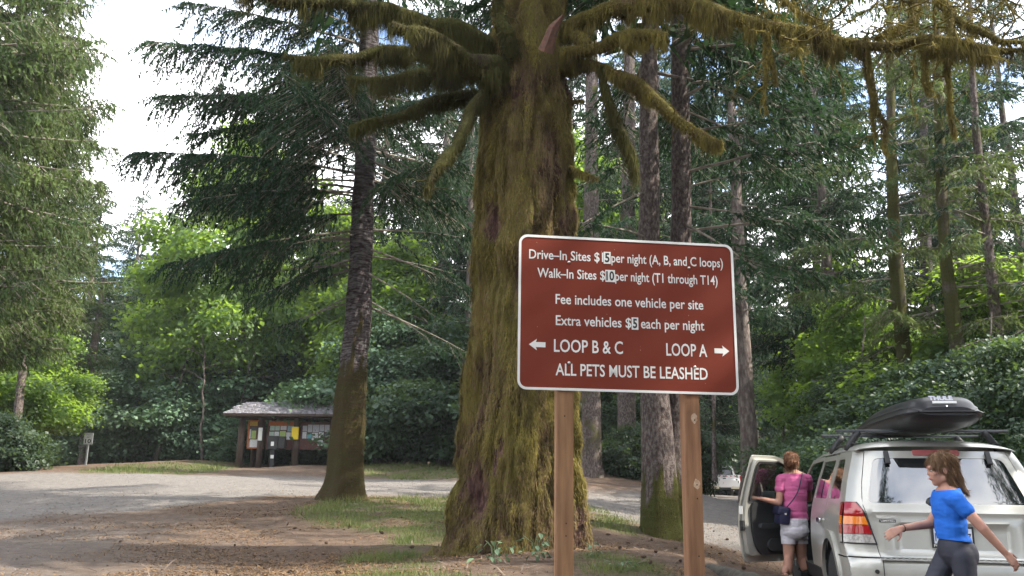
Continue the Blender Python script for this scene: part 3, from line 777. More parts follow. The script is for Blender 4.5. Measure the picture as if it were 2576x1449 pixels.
def limb(path, parent, O, mats=(M_bigbark, M_moss), seed=0, strands=5000, ln=.10, hang=.16, name="limb", mossy=.85, twigs=0, lumps=.25):
    """path: (u, v, Y, width px)"""
    r_ = np.random.default_rng(seed + 900)
    P = np.array([(*px(u, v, Y), w / 2 / FPX * Y * .86) for u, v, Y, w in path])
    q = resample(P, .05); k_ = np.c_[q[:, :3]]; amp = .09 * np.clip(np.arange(len(q)) / 12, 0, 1)[:, None]
    q[:, :3] += np.stack([fbm(k_, 1.9, 3, seed + 40 + j) - .5 for j in range(3)], 1) * 2 * amp
    n = 14; V, F = tube_arrays(q[:, :3], q[:, 3], n)
    ctr = np.repeat(q[:, :3], n, 0); nr = unit(V - ctr); rr = np.repeat(q[:, 3], n)
    V = V + nr * (rr * ((fbm(V, 7, 3, seed) - .5) * 2 * lumps + (fbm(V, 2.6, 2, seed + 2) - .5) * 1.1 * lumps * 2))[:, None]
    ends = [q[0, :3], q[-1, :3] + unit(q[-1, :3] - q[-2, :3]) * q[-1, 3] * .6]
    b = len(V); V = np.vstack([V, [ends[1]]]); nr = np.vstack([nr, [unit(q[-1, :3] - q[-2, :3])]])
    L0 = (len(q) - 1) * n
    cap = np.array([(L0 + k, L0 + (k + 1) % n, b, b) for k in range(n)])
    F = np.vstack([F, cap])
    moss = np.clip(mossy + (fbm(V, 3, 3, seed + 5) - .5) * 1.6, 0, 1)
    o = obj(name, mesh_np(name, V - O, F, [mats[0]], smooth=True, colors={'moss': moss}), parent)
    parts = [moss_strands(r_, V, nr, int(strands * 1.5), ln * .30, .007, down=.8, out=.45)]
    under = np.clip(-nr[:, 2] + .3, 0, 1)
    cl = np.clip((fbm(V * np.array((1, 1, .1)), 3.5, 3, seed + 9) - .47) * 9, .02, 1)
    parts.append(moss_strands(r_, V, nr * .3, int(strands * 1.3), hang * .8, .008, down=1.3, out=.15, weight=under * cl + 1e-6))
    # side twigs, mossed over
    tws = []
    for t_ in range(int(len(q) * .22)):
        i = r_.integers(min(8, len(q) - 2), len(q)); p = q[i, :3].copy(); dd = unit(r_.normal(0, 1, 3) * np.array((.8, .8, .5)) + np.array((0, 0, -.35))); pp = [p]
        for j in range(r_.integers(3, 9)): dd = unit(dd + r_.normal(0, .3, 3)); p = p + dd * .06; pp.append(p)
        tws.append(tube_arrays(np.array(pp), np.linspace(.011, .003, len(pp)), 4))
    if tws: parts += tws
    Vs, Fs = join(parts)
    k = obj("moss_fringe", mesh_np("moss_fringe", Vs - O, Fs, [mats[1]]), o); k['kind'] = 'stuff'
    return q
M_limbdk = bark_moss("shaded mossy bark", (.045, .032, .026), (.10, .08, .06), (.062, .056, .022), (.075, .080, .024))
DKM = (M_limbdk, M_mossdk)  # darker bark and moss: shade of the silhouetted limbs is in the colours
limbs = [
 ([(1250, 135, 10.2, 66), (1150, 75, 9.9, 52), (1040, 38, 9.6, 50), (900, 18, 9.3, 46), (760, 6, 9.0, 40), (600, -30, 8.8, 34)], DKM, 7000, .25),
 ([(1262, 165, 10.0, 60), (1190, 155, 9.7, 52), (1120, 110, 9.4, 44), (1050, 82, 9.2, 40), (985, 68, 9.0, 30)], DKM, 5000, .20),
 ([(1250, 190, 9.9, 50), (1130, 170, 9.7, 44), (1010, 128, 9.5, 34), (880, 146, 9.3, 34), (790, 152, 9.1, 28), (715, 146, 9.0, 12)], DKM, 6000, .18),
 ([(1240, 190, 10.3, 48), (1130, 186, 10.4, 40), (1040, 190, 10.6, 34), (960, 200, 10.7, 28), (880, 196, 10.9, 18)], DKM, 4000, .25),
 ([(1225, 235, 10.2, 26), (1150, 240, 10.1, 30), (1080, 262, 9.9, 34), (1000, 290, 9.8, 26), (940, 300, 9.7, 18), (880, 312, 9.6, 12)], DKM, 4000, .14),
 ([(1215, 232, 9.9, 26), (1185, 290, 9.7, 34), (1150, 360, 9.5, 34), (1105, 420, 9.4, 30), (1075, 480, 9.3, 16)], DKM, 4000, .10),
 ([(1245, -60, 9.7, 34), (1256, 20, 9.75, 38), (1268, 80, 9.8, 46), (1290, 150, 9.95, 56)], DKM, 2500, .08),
 ([(1405, 80, 10.4, 60), (1480, 48, 10.2, 46), (1560, 22, 10.0, 52), (1700, 10, 9.6, 54), (1820, 40, 9.3, 46), (1930, 68, 9.1, 36), (2040, 84, 8.9, 38), (2130, 92, 8.8, 34), (2230, 112, 8.7, 28), (2330, 98, 8.6, 24), (2440, 118, 8.5, 20), (2640, 122, 8.4, 14)], (M_bigbark, M_moss), 16000, .22),
 ([(1410, 140, 10.2, 50), (1480, 128, 10.0, 40), (1560, 102, 9.8, 42), (1630, 88, 9.6, 40), (1676, 96, 9.5, 34)], (M_bigbark, M_moss), 4500, .16),
 ([(1415, 168, 10.3, 52), (1500, 165, 10.1, 34), (1570, 198, 9.9, 34), (1650, 252, 9.7, 36), (1730, 310, 9.5, 36), (1812, 358, 9.3, 26)], (M_bigbark, M_moss), 7000, .10),
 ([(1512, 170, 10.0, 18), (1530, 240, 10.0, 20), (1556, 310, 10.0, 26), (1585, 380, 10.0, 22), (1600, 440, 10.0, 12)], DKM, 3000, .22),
 ([(2090, -60, 9.4, 26), (2330, -20, 9.0, 24), (2400, 40, 8.8, 22), (2480, 88, 8.6, 20), (2530, 112, 8.5, 16), (2620, 108, 8.4, 12)], (M_bigbark, M_moss), 4000, .12),
 ([(1405, 300, 10.4, 30), (1436, 262, 10.4, 18), (1462, 252, 10.4, 8)], (M_bigbark, M_moss), 500, .06),
 ([(1440, 85, 10.2, 10), (1458, 95, 10.1, 36), (1482, 112, 10.0, 30)], (M_bigbark, M_moss), 1500, .06),
 ([(1428, 420, 10.3, 20), (1460, 436, 10.2, 14), (1500, 450, 10.1, 8)], (M_bigbark, M_moss), 500, .08),
]
qs = []
for i, (p, mt, st, hg) in enumerate(limbs):
    qs.append(limb(p, tree, BO, mt, i * 7, st, hang=hg, lumps=.22 if i not in (9,) else .3))
# snag of torn wood on the trunk
mb = MB(); a = px(1372, 130, 9.7); b = px(1392, 70, 9.55); c = px(1416, 38, 9.45)
mb.tube([a, b, c], [.10, .065, .012], 7); s_ = mb.build("broken_stub", [mat("torn wood", (.16, .075, .05), .85, var=(.09, .05, .04), vscale=20, bump=.8)], None, False)
s_.parent = tree; s_.location = -Vector(BO)
# hanging drapes and mossy twigs of the right-hand boughs
def drape(path, seed, strands, hang, w=1.0):
    limb(path, tree, BO, (M_bigbark, M_moss), seed, strands, ln=.06, hang=hang, name="moss_drape", lumps=.35)
for i, (p, st, hg) in enumerate([
 ([(1925, 70, 9.1, 14), (1932, 120, 9.1, 16), (1944, 165, 9.1, 12), (1950, 205, 9.1, 5)], 1200, .07),
 ([(2178, 100, 8.75, 14), (2186, 170, 8.75, 18), (2200, 240, 8.7, 16), (2222, 300, 8.7, 14), (2236, 380, 8.65, 5)], 2600, .09),
 ([(2196, 225, 8.7, 8), (2190, 290, 8.7, 9), (2196, 340, 8.7, 4)], 700, .06),
 ([(2322, 100, 8.6, 14), (2330, 170, 8.6, 14), (2338, 235, 8.6, 5)], 1300, .08),
 ([(2396, 20, 8.8, 16), (2390, 100, 8.7, 18), (2380, 170, 8.7, 12), (2386, 250, 8.7, 6), (2402, 340, 8.7, 3)], 2200, .09),
 ([(1925, 120, 9.1, 8), (1926, 220, 9.1, 6), (1928, 280, 9.1, 3)], 500, .07),
 ([(2290, -40, 9.2, 18), (2300, 20, 9.0, 26), (2272, 60, 8.9, 16), (2210, 92, 8.8, 10)], 1800, .10),
 ([(1955, -20, 9.3, 16), (2010, 30, 9.2, 10), (2060, 50, 9.1, 8), (2105, 90, 8.9, 8)], 1200, .10)]):
    drape(p, 300 + i * 5, st, hg)
tw = []
r_ = np.random.default_rng(77)
for i in range(95):
    u0 = r_.uniform(1900, 2600); v0 = r_.uniform(-60, 130); Y0 = r_.uniform(8.3, 9.4)
    pts = [px(u0, v0, Y0)]; d = unit(r_.normal(0, 1, 3) * np.array((1, .6, .8)) + np.array((.2, 0, -.25)))
    for k in range(r_.integers(5, 14)):
        d = unit(d + r_.normal(0, .28, 3)); pts.append(pts[-1] + d * .085)
    tw.append(tube_arrays(np.array(pts), np.linspace(.012, .004, len(pts)), 4))
Vt, Ft = join(tw)
o = obj("mossy_twig", mesh_np("mossy_twig", Vt - BO, Ft, [M_moss]), tree); o['kind'] = 'stuff'
Vs, Fs = moss_strands(r_, Vt, unit(r_.normal(0, 1, Vt.shape)), 9000, .05, .010, down=.8, out=.6)
o = obj("twig_moss", mesh_np("twig_moss", Vs - BO, Fs, [M_moss]), tree); o['kind'] = 'stuff'
# unseen crown, added high above the frame to shade the ground below
wood, leaf = [], []
for i in range(90):
    f = (i + r_.random()) / 90; h = 8.4 + 16 * f; k = np.argmin(abs(qb[:, 2] - h))
    w_, l, t = conifer_branch(r_, qb[k, :3], r_.random() * 6.283, 5.2 * (1 - f) ** .5 * r_.uniform(.7, 1.1) + .4, R(10), .15, .05, .14, .30, .7, .2)
    wood += w_; wood.append(t); leaf.append(l)
cr = crown_mesh("crown", [(v - BO, f) for v, f in wood], [(v - BO, f) for v, f in leaf], [M_twig, M_fir]); o = obj("crown", cr, tree); o['kind'] = 'stuff'

# ---- slimmer trees with their trunks where the photo has them
def near_tree(name, label, pts, Y, barkm, moss_fn, branches, seed, leafm=M_fir, n=40, disp=.02, group=None, rnd=None, spray=.12, spacing=.055, dens=1.25, curtain=1.2, flute=.1):
    """branches: (u, v of the root, u, v of the tip, tip depth) ; rnd: dict of random branches"""
    rg = np.random.default_rng(seed)
    foot = pts[0]; Yb = Y
    q = trunk_rings(pts, Y, .09)
    O = np.array((q[0, 0], q[0, 1], float(ground(q[0, 0], q[0, 1])) if q[0, 2] < 6 else 0))
    V, F, moss, nr = rough_trunk(q, n, disp, moss_fn, seed, flute)
    t = thing(name, label, "tree", tuple(O), 0, group)
    obj("trunk", mesh_np("trunk", V - O, F, [barkm], smooth=True, colors={'moss': moss}), t)
    front = np.where(nr[:, 1] < .5, moss, 0) * (V[:, 2] < 9)
    if front.sum() > 50:
        Vs, Fs = moss_strands(rg, V, nr, int(min(26000, front.sum() * 6)), .045, .010, down=1.2, out=.25, weight=front)
        o = obj("trunk_moss", mesh_np("trunk_moss", Vs - O, Fs, [M_mossdk]), t); o['kind'] = 'stuff'
    def one(p0, az, L, el, droop, tip, start, dn, cu):
        w_, l, tt = conifer_branch(rg, p0, az, L, el, droop, tip, spacing, spray, dn, start, cu)
        me = crown_mesh("branch", [(v - O, f) for v, f in w_ + [tt]], [(l[0] - O, l[1])], [M_twig, leafm]); obj("branch", me, t)
    for (u, v, u2, v2, Y2, start, dn) in branches:
        k = np.argmin([abs(proj(c[:3])[1] - v) for c in q]); p0 = q[k, :3]; p1 = px(u2, v2, Y2); d = p1 - p0
        L = math.hypot(d[0], d[1]); dr = .10; tip = 0
        one(p0, math.atan2(d[0], d[1]), L, math.atan2(d[2] + L * dr, L), dr, tip, start, dens * dn, curtain)
    if rnd:
        for i in range(rnd['n']):
            f = (i + rg.random()) / rnd['n']; z = rnd['z0'] + (rnd['z1'] - rnd['z0']) * f; k = np.argmin(abs(q[:, 2] - z))
            L = rnd['L'] * (1 - .75 * f) * rg.uniform(.6, 1.1)
            bare = f < rnd.get('bare', 0) ; az = rg.uniform(*rnd['az']) if 'az' in rnd else rg.random() * 6.283
            one(q[k, :3], az, L, R(rg.uniform(-4, 16)), rg.uniform(.14, .30), .06, .55 if bare else .2, dens * (.35 if bare else 1), curtain)
    return t, q
def mossfoot(v0, v1, amt=1.0, side=0):
    def fn(V, nr, s, a):
        q = (V - CAM); z = q @ _f; Vv = 724.5 - (q @ _u) / z * FPX
        m = np.clip((Vv + (fbm(np.stack([np.cos(a) * 2, np.sin(a) * 2, V[:, 2] * .8], -1), 1.6, 4, 19) - .5) * 340 - v0) / (v1 - v0), 0, 1) * amt
        return np.clip(m + (fbm(V, 4, 3, 8) - .5) * .9 * (m > 0.02) + side * nr[:, 0] * m, 0, 1)
    return fn
slim_pts = [(866, 1257, 122), (868, 1240, 104), (872, 1200, 88), (877, 1100, 76), (884, 1000, 70), (892, 900, 65), (903, 800, 63), (911, 600, 58), (919, 400, 53), (923, 240, 51), (930, 50, 48), (938, -200, 42), (948, -600, 32), (955, -1100, 18), (958, -1350, 6)]
SL = [(895, 440, 338, 388, 16.5, .2, 1.7), (900, 262, 405, 238, 17.0, .25, 1.6), (915, 170, 375, 95, 16.6, .25, 1.4), (890, 300, 470, 330, 18.5, .3, 1.0), (890, 575, 520, 640, 16.8, .30, 1.0), (890, 600, 420, 660, 17.6, .35, 1.0),
      (885, 640, 650, 760, 16.4, .3, .9), (900, 350, 560, 210, 16.2, .25, 1.1), (905, 120, 480, 10, 17.5, .3, 1.1), (940, 330, 1180, 420, 17.2, .45, .5), (940, 360, 1150, 560, 16.8, .5, .5),
      (938, 420, 1210, 640, 17.4, .5, .5), (938, 575, 1180, 600, 17.8, .5, .5), (935, 620, 1160, 730, 17.0, .5, .4), (945, 240, 1190, 300, 17.0, .4, .6), (950, 160, 1210, 180, 17.5, .4, .7), (890, 500, 600, 470, 18.8, .3, .8), (888, 470, 640, 590, 17.0, .4, .7)]
_rb = np.random.default_rng(88)
for _i in range(26):
    _s = -1 if _i % 2 else 1; _v = _rb.uniform(300, 790); _k = 905 - (_v - 400) * .06
    SL.append((_k, _v, _k + _s * _rb.uniform(130, 330), _v + _rb.uniform(10, 170), 18 + _rb.uniform(-1.5, 1.5), .6, .22))
near_tree("slim_tree", "slim dark tree with pale banded bark, at the road edge beside the notice shelter", slim_pts, 18, M_slimbark, mossfoot(820, 900, .9), SL, 51,
          rnd=dict(n=58, z0=7.0, z1=19, L=4.3), curtain=2.0, disp=.035, flute=.25, spray=.115, spacing=.045, dens=1.75)
twinA = [(1668, 1352, 112), (1664, 1335, 98), (1661, 1300, 92), (1659, 1200, 84), (1654, 1100, 76), (1648, 1000, 70), (1640, 800, 60), (1633, 600, 55), (1633, 500, 52), (1632, 300, 48), (1635, 100, 42), (1638, -150, 36), (1645, -600, 24), (1650, -1200, 6)]
twinB = [(1700, 1345, 84), (1699, 1300, 66), (1700, 1200, 58), (1701, 1000, 54), (1710, 800, 54), (1713, 600, 52), (1713, 400, 50), (1712, 250, 48), (1712, 100, 46), (1714, -150, 38), (1718, -600, 26), (1722, -1200, 6)]
TA = [(1650, 480, 1440, 600, 13.0, .5, .35), (1650, 600, 1450, 560, 12.6, .5, .35), (1650, 380, 1470, 480, 13.2, .5, .4), (1640, 700, 1800, 730, 12.4, .5, .4)]
TB = [(1720, 330, 2100, 290, 13.0, .35, .8), (1720, 440, 2250, 330, 12.4, .35, .9), (1725, 520, 2040, 580, 12.6, .35, .9), (1725, 590, 2230, 560, 12.8, .4, .9), (1725, 640, 2110, 700, 12.4, .35, .9), (1715, 210, 2050, 180, 13.2, .4, .8),
      (1720, 270, 1990, 460, 13.0, .4, .7), (1720, 560, 1960, 760, 12.0, .4, .8), (1715, 130, 2240, 100, 12.5, .3, .8), (1720, 480, 1940, 420, 13.6, .4, .6)]
near_tree("twin_tree", "left trunk of the twin dark trees, mossy at the foot, between the sign posts", twinA, 14.0, M_twinbark, mossfoot(1180, 1260, 1.0, .3), TA, 52, group="twin trees behind the sign",
          rnd=dict(n=40, z0=8.5, z1=20, L=4.2), leafm=M_fir)
near_tree("twin_tree", "right trunk of the twin dark trees, half hidden by the right sign post", twinB, 14.25, M_twinbark, mossfoot(1150, 1250, .9), TB, 53, group="twin trees behind the sign",
          rnd=dict(n=40, z0=7.5, z1=20, L=4.4, az=(.2, 3.0)), leafm=M_fir)
nomoss = lambda V, nr, s, a: np.clip((fbm(V, 3, 3, 8) - .5) * 1.5 + .25, 0, 1)
mossy = lambda V, nr, s, a: np.clip((fbm(V, 3, 3, 8) - .5) * 1.5 + .75, 0, 1)
RB = dict(n=34, z0=4.5, z1=16, L=3.6, bare=.3)
for (nm, lb, pts, Y, bk, mf, seed, rnd, lf) in [
 ("forest_tree", "shaded brown trunk seen between the mossy trunk and the left sign post's right side", [(1490, 1195, 60), (1488, 1150, 50), (1487, 1000, 46), (1487, 700, 42), (1488, 300, 34), (1490, -200, 20)], 27, M_twinbark, nomoss, 61, dict(n=24, z0=8, z1=16, L=3), M_fir),
 ("forest_tree", "dark trunk against bright leaves, left of the twin trees below the sign", [(1577, 1180, 56), (1576, 1140, 48), (1576, 1000, 44), (1578, 600, 38), (1582, 300, 32), (1585, -200, 18)], 29, M_twinbark, nomoss, 62, dict(n=24, z0=8, z1=17, L=3), M_fir),
 ("forest_tree", "thin reddish sapling trunk right of the right sign post, above the pickup", [(1797, 1180, 12), (1796, 1100, 10), (1795, 990, 9), (1790, 700, 8), (1785, 400, 5)], 27, M_twinbark, nomoss, 63, None, M_fir),
 ("forest_tree", "moss-brown leaning trunk above the front of the roof box", [(2300, 1130, 44), (2292, 1050, 40), (2283, 980, 36), (2270, 850, 34), (2258, 720, 33), (2250, 600, 30), (2244, 420, 26), (2240, 200, 20), (2235, -200, 10)], 21, M_twinbark, mossy, 64, dict(n=40, z0=4.8, z1=17, L=3.2), M_firlit),
 ("forest_tree", "grey-barked trunk above the middle of the roof box", [(2350, 1100, 40), (2345, 1000, 36), (2338, 850, 32), (2330, 650, 28), (2325, 400, 22), (2320, 100, 14)], 24, M_slimbark, nomoss, 65, dict(n=30, z0=6, z1=16, L=3.2), M_fir),
 ("forest_tree", "mossy trunk with hooked dead branch stubs above the rear of the roof box", [(2440, 1080, 50), (2425, 980, 44), (2412, 900, 38), (2395, 780, 34), (2380, 650, 30), (2368, 450, 26), (2360, 200, 20), (2352, -200, 10)], 19.5, M_twinbark, mossy, 66, dict(n=34, z0=4.6, z1=15, L=3.0), M_firlit),
 ("forest_tree", "bare reddish trunk leaning at the far right with thin dead branches", [(2525, 1000, 34), (2510, 850, 28), (2495, 700, 25), (2478, 550, 23), (2462, 400, 20), (2450, 250, 16), (2440, 0, 10)], 19, M_twinbark, nomoss, 67, dict(n=40, z0=4.5, z1=12, L=2.2, bare=.6), M_fir),
 ("forest_tree", "slim leaning trunk at the far left road edge", [(30, 1200, 26), (36, 1160, 22), (44, 1050, 20), (60, 900, 18), (72, 760, 14), (84, 600, 8)], 31, M_twinbark, nomoss, 68, None, M_firlit),
 ("forest_tree", "dark forked trunk among the leaves left of the shelter, above the speed limit sign", [(212, 1150, 24), (218, 1000, 22), (232, 900, 19), (245, 820, 15), (262, 700, 8)], 41, M_twinbark, nomoss, 69, None, M_firlit),
]:
    brs = []
    if nm == "forest_tree" and "thin dead" in lb:
        brs = [(2510, 850, 2400, 880, 18, .9, .1), (2500, 700, 2600, 660, 18, .9, .1), (2480, 560, 2380, 520, 18, .9, .2)]
    near_tree(nm, lb, pts, Y, bk, mf, brs, seed, leafm=lf, n=20, disp=.012, group="trunks at the forest edge", rnd=rnd, spray=.15, spacing=.075, dens=1.3, flute=.05)
print("near trees done")
# ------------------------------------------------------------------ shared object helpers
def text_mesh(s, x0, x1, base, cap, mats, name="lettering", parent=None, depth=.0006, bold=.012, loc=(0, 0, 0), rot=None, plane='xz', y=0.0, shear=0.0):
    """flat lettering fitted between x0 and x1, capital height cap, in the xz plane facing -y"""
    def raw(t, off):
        c = bpy.data.curves.new("t", 'FONT'); c.body = t; c.size = 1; c.offset = off; c.resolution_u = 3; c.shear = shear
        o = bpy.data.objects.new("t", c); COL.objects.link(o)
        dg = bpy.context.evaluated_depsgraph_get(); me = bpy.data.meshes.new_from_object(o.evaluated_get(dg))
        COL.objects.unlink(o); bpy.data.objects.remove(o); bpy.data.curves.remove(c)
        V = np.array([v.co[:] for v in me.vertices]); F = [tuple(p.vertices) for p in me.polygons]; bpy.data.meshes.remove(me); return V, F
    H, _ = raw("H", 0); ch = H[:, 1].max()
    V, F = raw(s, bold)
    V[:, 0] = x0 + (V[:, 0] - V[:, 0].min()) / max(np.ptp(V[:, 0]), 1e-6) * (x1 - x0)
    V[:, 1] = base + V[:, 1] / ch * cap
    W3 = np.c_[V[:, 0], np.full(len(V), y), V[:, 1]]
    me = bpy.data.meshes.new(name); me.from_pydata([tuple(v) for v in W3], [], F)
    me.materials.append(mats); me.update()
    o = obj(name, me, parent)
    return o
def rrect(w, h, r, n=6, cx=0, cy=0):
    P = []
    for (sx, sy, a0) in ((1, 1, 0), (-1, 1, 90), (-1, -1, 180), (1, -1, 270)):
        for k in range(n + 1):
            a = R(a0 + 90 * k / n); P.append((cx + sx * (w / 2 - r) + r * math.cos(a), cy + sy * (h / 2 - r) + r * math.sin(a)))
    return P
def smooth_poly(P, r, n=4):
    """round the corners of a polygon"""
    out = []; m_ = len(P)
    for i in range(m_):
        a, b, c = np.array(P[i - 1], float), np.array(P[i], float), np.array(P[(i + 1) % m_], float)
        ra = min(r, np.linalg.norm(a - b) * .45); rc = min(r, np.linalg.norm(c - b) * .45)
        p, q = b + (a - b) / np.linalg.norm(a - b) * ra, b + (c - b) / np.linalg.norm(c - b) * rc
        for t in np.linspace(0, 1, n + 1): out.append(tuple((1 - t) ** 2 * p + 2 * t * (1 - t) * b + t * t * q))
    return out
def prism(mb, poly, y0, y1, mi=None, hole=None):
    """polygon in xz, extruded along y"""
    n = len(poly)
    V = [(x, y0, z) for x, z in poly] + [(x, y1, z) for x, z in poly]
    if hole is None:
        F = [tuple(range(n)), tuple(range(2 * n - 1, n - 1, -1))] + [(i, (i + 1) % n, n + (i + 1) % n, n + i) for i in range(n)]
    else:   # hole has the same number of corners
        V += [(x, y0, z) for x, z in hole] + [(x, y1, z) for x, z in hole]; F = []
        for i in range(n):
            j = (i + 1) % n
            F += [(i, j, n + j, n + i), (2 * n + i, 3 * n + i, 3 * n + j, 2 * n + j), (i, 2 * n + i, 2 * n + j, j), (n + i, n + j, 3 * n + j, 3 * n + i)]
    mb.add(V, F, mi)

M_white = mat("white paint", (.78, .78, .77), .45, var=(.70, .70, .68), vscale=6)
M_signbrown = mat("brown reflective sheeting", (.175, .036, .022), .55, spec=.12, var=(.195, .047, .030), vscale=1.6, ramp=(.45, .8), bump=.04, bscale=400, bdist=.001)
M_black = mat("black paint", (.015, .015, .016), .5)
M_post = mat("treated timber", (.30, .165, .092), .85, spec=.2, var=(.165, .082, .050), vscale=3.2, ramp=(.38, .7), bump=.5, bscale=40, stretch=(6, 6, .5), bdist=.004, rand=.05)
M_hole = mat("drill hole", (.02, .015, .01), .9)
M_putty = mat("pale scuff", (.52, .40, .30), .8, var=(.36, .22, .13), vscale=40)
M_steel = mat("bolt steel", (.6, .58, .55), .35, metal=.9)

# ------------------------------------------------------------------ the brown sign
SW_, SY0, SY1 = 554, 5.22, 5.40
_bl, _tl, _br = px(1301, 979, SY0), px(1303, 589, SY0), px(1859, 992, SY1)
SH = _tl[2] - _bl[2]; SWm = float(np.linalg.norm((_br - _bl)[:2])); SZ = float(_bl[2]); s_rot = math.atan2(_br[1] - _bl[1], _br[0] - _bl[0])
sgn = thing("fee_sign", "large brown campground fee sign with white lettering on two timber posts", "sign", (_bl[0], _bl[1], 0), s_rot)
mb = MB(); prism(mb, rrect(SWm, SH, .055, 8, SWm / 2, SZ + SH / 2), 0, .004); mb.build("panel", [M_signbrown], sgn)
mb = MB(); prism(mb, rrect(SWm, SH, .055, 8, SWm / 2, SZ + SH / 2), -.0035, -.0005, hole=rrect(SWm - .030, SH - .030, .042, 8, SWm / 2, SZ + SH / 2)); mb.build("border", [M_white], sgn)
def fx(c): return (c - 148) / 1664 * SWm        # photo crop column -> metres along the sign
def fz(f): return SZ + SH * (1 - f)
TY = -.0016
for s, a, b, bs, cp in [("Drive–In Sites $1", 225, 790, .158, .060), ("per night (A, B, and C loops)", 852, 1728, .158, .060),
                        ("Walk–In Sites $", 288, 803, .279, .060), ("per night (T1 through T14)", 880, 1680, .279, .060),
                        ("Fee includes one vehicle per site", 426, 1560, .448, .062), ("Extra vehicles $", 428, 998, .586, .062), ("each per night", 1072, 1562, .586, .062),
                        ("LOOP B & C", 415, 932, .757, .078), ("LOOP A", 1262, 1577, .757, .078), ("ALL PETS MUST BE LEASHED", 428, 1575, .905, .073)]:
    text_mesh(s, fx(a), fx(b), fz(bs), cp * SH, M_white, parent=sgn, y=TY, bold=.012)
for s, a, b, bs in [("5", 793, 847, .158), ("10", 805, 878, .279), ("5", 1001, 1052, .586)]:
    mb = MB(); prism(mb, [(fx(a), fz(bs + .012)), (fx(b), fz(bs + .012)), (fx(b), fz(bs - .068)), (fx(a), fz(bs - .068))], -.0030, -.0002)
    p = mb.build("number_patch", [M_white], sgn)
    text_mesh(s, fx(a + 9 if s == "5" else a + 6), fx(b - 9 if s == "5" else b - 6), fz(bs), .057 * SH, M_black, "digit", p, y=-.0036, bold=.03)
def arrow(x0, x1, zc, d):
    L, h, t = x1 - x0, .036 * SH, .016 * SH
    P = [(0, 0), (L * .48, h), (L * .42, t), (L, t), (L, -t), (L * .42, -t), (L * .48, -h)]
    P = [((x0 + p[0]) if d < 0 else (x1 - p[0]), zc + p[1]) for p in P]
    if d > 0: P = P[::-1]
    mb = MB(); prism(mb, P, TY, -.0002); mb.build("arrow", [M_white], sgn)
arrow(fx(230), fx(352), fz(.716), -1); arrow(fx(1635), fx(1750), fz(.716), 1)
for (a, f) in [(527, .172), (1457, .172), (527, .826), (1478, .826)]:
    mb = MB(); c = (fx(a), -.005, fz(f)); mb.tube([(c[0], .0, c[2]), (c[0], -.004, c[2]), (c[0], -.008, c[2])], [.010, .010, .005], 8); mb.build("bolt", [M_steel], sgn, True)
flk = []
rg = np.random.default_rng(5)
mb = MB()
for k in range(16):
    x, z, a = rg.uniform(.05, SWm - .05), SZ + rg.uniform(.05, SH - .05), rg.uniform(0, 3)
    d = rg.uniform(.002, .006); w = .0012
    mb.add([(x - w, TY, z), (x + w, TY, z), (x + w + d * math.cos(a), TY, z + d * math.sin(a) * 2), (x - w + d * math.cos(a), TY, z + d * math.sin(a) * 2)], [(0, 1, 2, 3)])
k = mb.build("scratch_mark", [M_putty], sgn); k['kind'] = 'stuff'
for (fr, lab) in ((.213, None), (.783, None)):
    mb = MB(); cx = fr * SWm; gz = float(ground(_bl[0] + cx * math.cos(s_rot), _bl[1] + cx * math.sin(s_rot))) - .3
    top = SZ + SH - .10; w = .1015
    P = smooth_poly([(cx - w / 2, .006), (cx + w / 2, .006), (cx + w / 2, .006 + w), (cx - w / 2, .006 + w)], .013, 2)
    n = len(P); zz = np.linspace(gz, top, 16); V, F = [], []
    for i, z in enumerate(zz): V += [(x, y, z) for x, y in P]
    for i in range(15): F += [(i * n + j, i * n + (j + 1) % n, (i + 1) * n + (j + 1) % n, (i + 1) * n + j) for j in range(n)]
    F += [tuple(range(n))[::-1], tuple(15 * n + j for j in range(n))]
    mb.add(V, F); post = mb.build("post", [M_post], sgn)
    mb = MB(); hs = [(-.005, 1.82), (.004, 1.20), (.003, 1.13)] if fr < .5 else [(.012, 1.815), (.014, 1.43), (.014, 1.35), (.012, 1.02)]
    for dx, z in hs: mb.tube([(cx + dx, .0055, z), (cx + dx, .0045, z)], .0045, 8)
    h_ = mb.build("bolt_hole", [M_hole], post); h_['kind'] = 'stuff'
    if fr > .5:
        for z in (1.825, 1.435):
            mb = MB(); P = [(cx + .012 + .020 * math.cos(t) * rg.uniform(.7, 1.15), z + .032 * math.sin(t) * rg.uniform(.8, 1.1)) for t in np.linspace(0, 6.0, 14)]
            prism(mb, P, .0052, .0058); mb.build("scuff", [M_putty], post)

# ------------------------------------------------------------------ notice shelter
M_kwood = mat("dark stained wood", (.060, .038, .032), .85, var=(.10, .066, .055), vscale=9, bump=.5, bscale=30, stretch=(3, 3, .5), rand=.15)
M_kboard = mat("reddish board", (.115, .050, .042), .8, var=(.085, .038, .032), vscale=5)
M_orange = mat("orange trim board", (.42, .13, .035), .7, var=(.32, .10, .03), vscale=8)
M_shingle = mat("weathered shingle", (.15, .145, .16), .9, spec=.2, var=(.23, .22, .24), vscale=14, rand=.30, stretch=(1, .3, 1))
KY = 37.0
kb0, kb1 = gpt(596, KY), gpt(852, KY)
kz = (kb0[2] + kb1[2]) / 2
kio = thing("notice_shelter", "dark wooden notice shelter with shingled roof and pinned papers at the forest edge", "kiosk", (kb0[0], KY + .1, 0), R(-4))
kz = float(px(740, 1172, KY)[2])
def ku(u): return (px(u, 1200, KY)[0] - kb0[0]) / math.cos(R(4))
def kv(v, u=740): return float(px(u, v, KY)[2])
eave, ridge = kv(1046), kv(1016) + .04
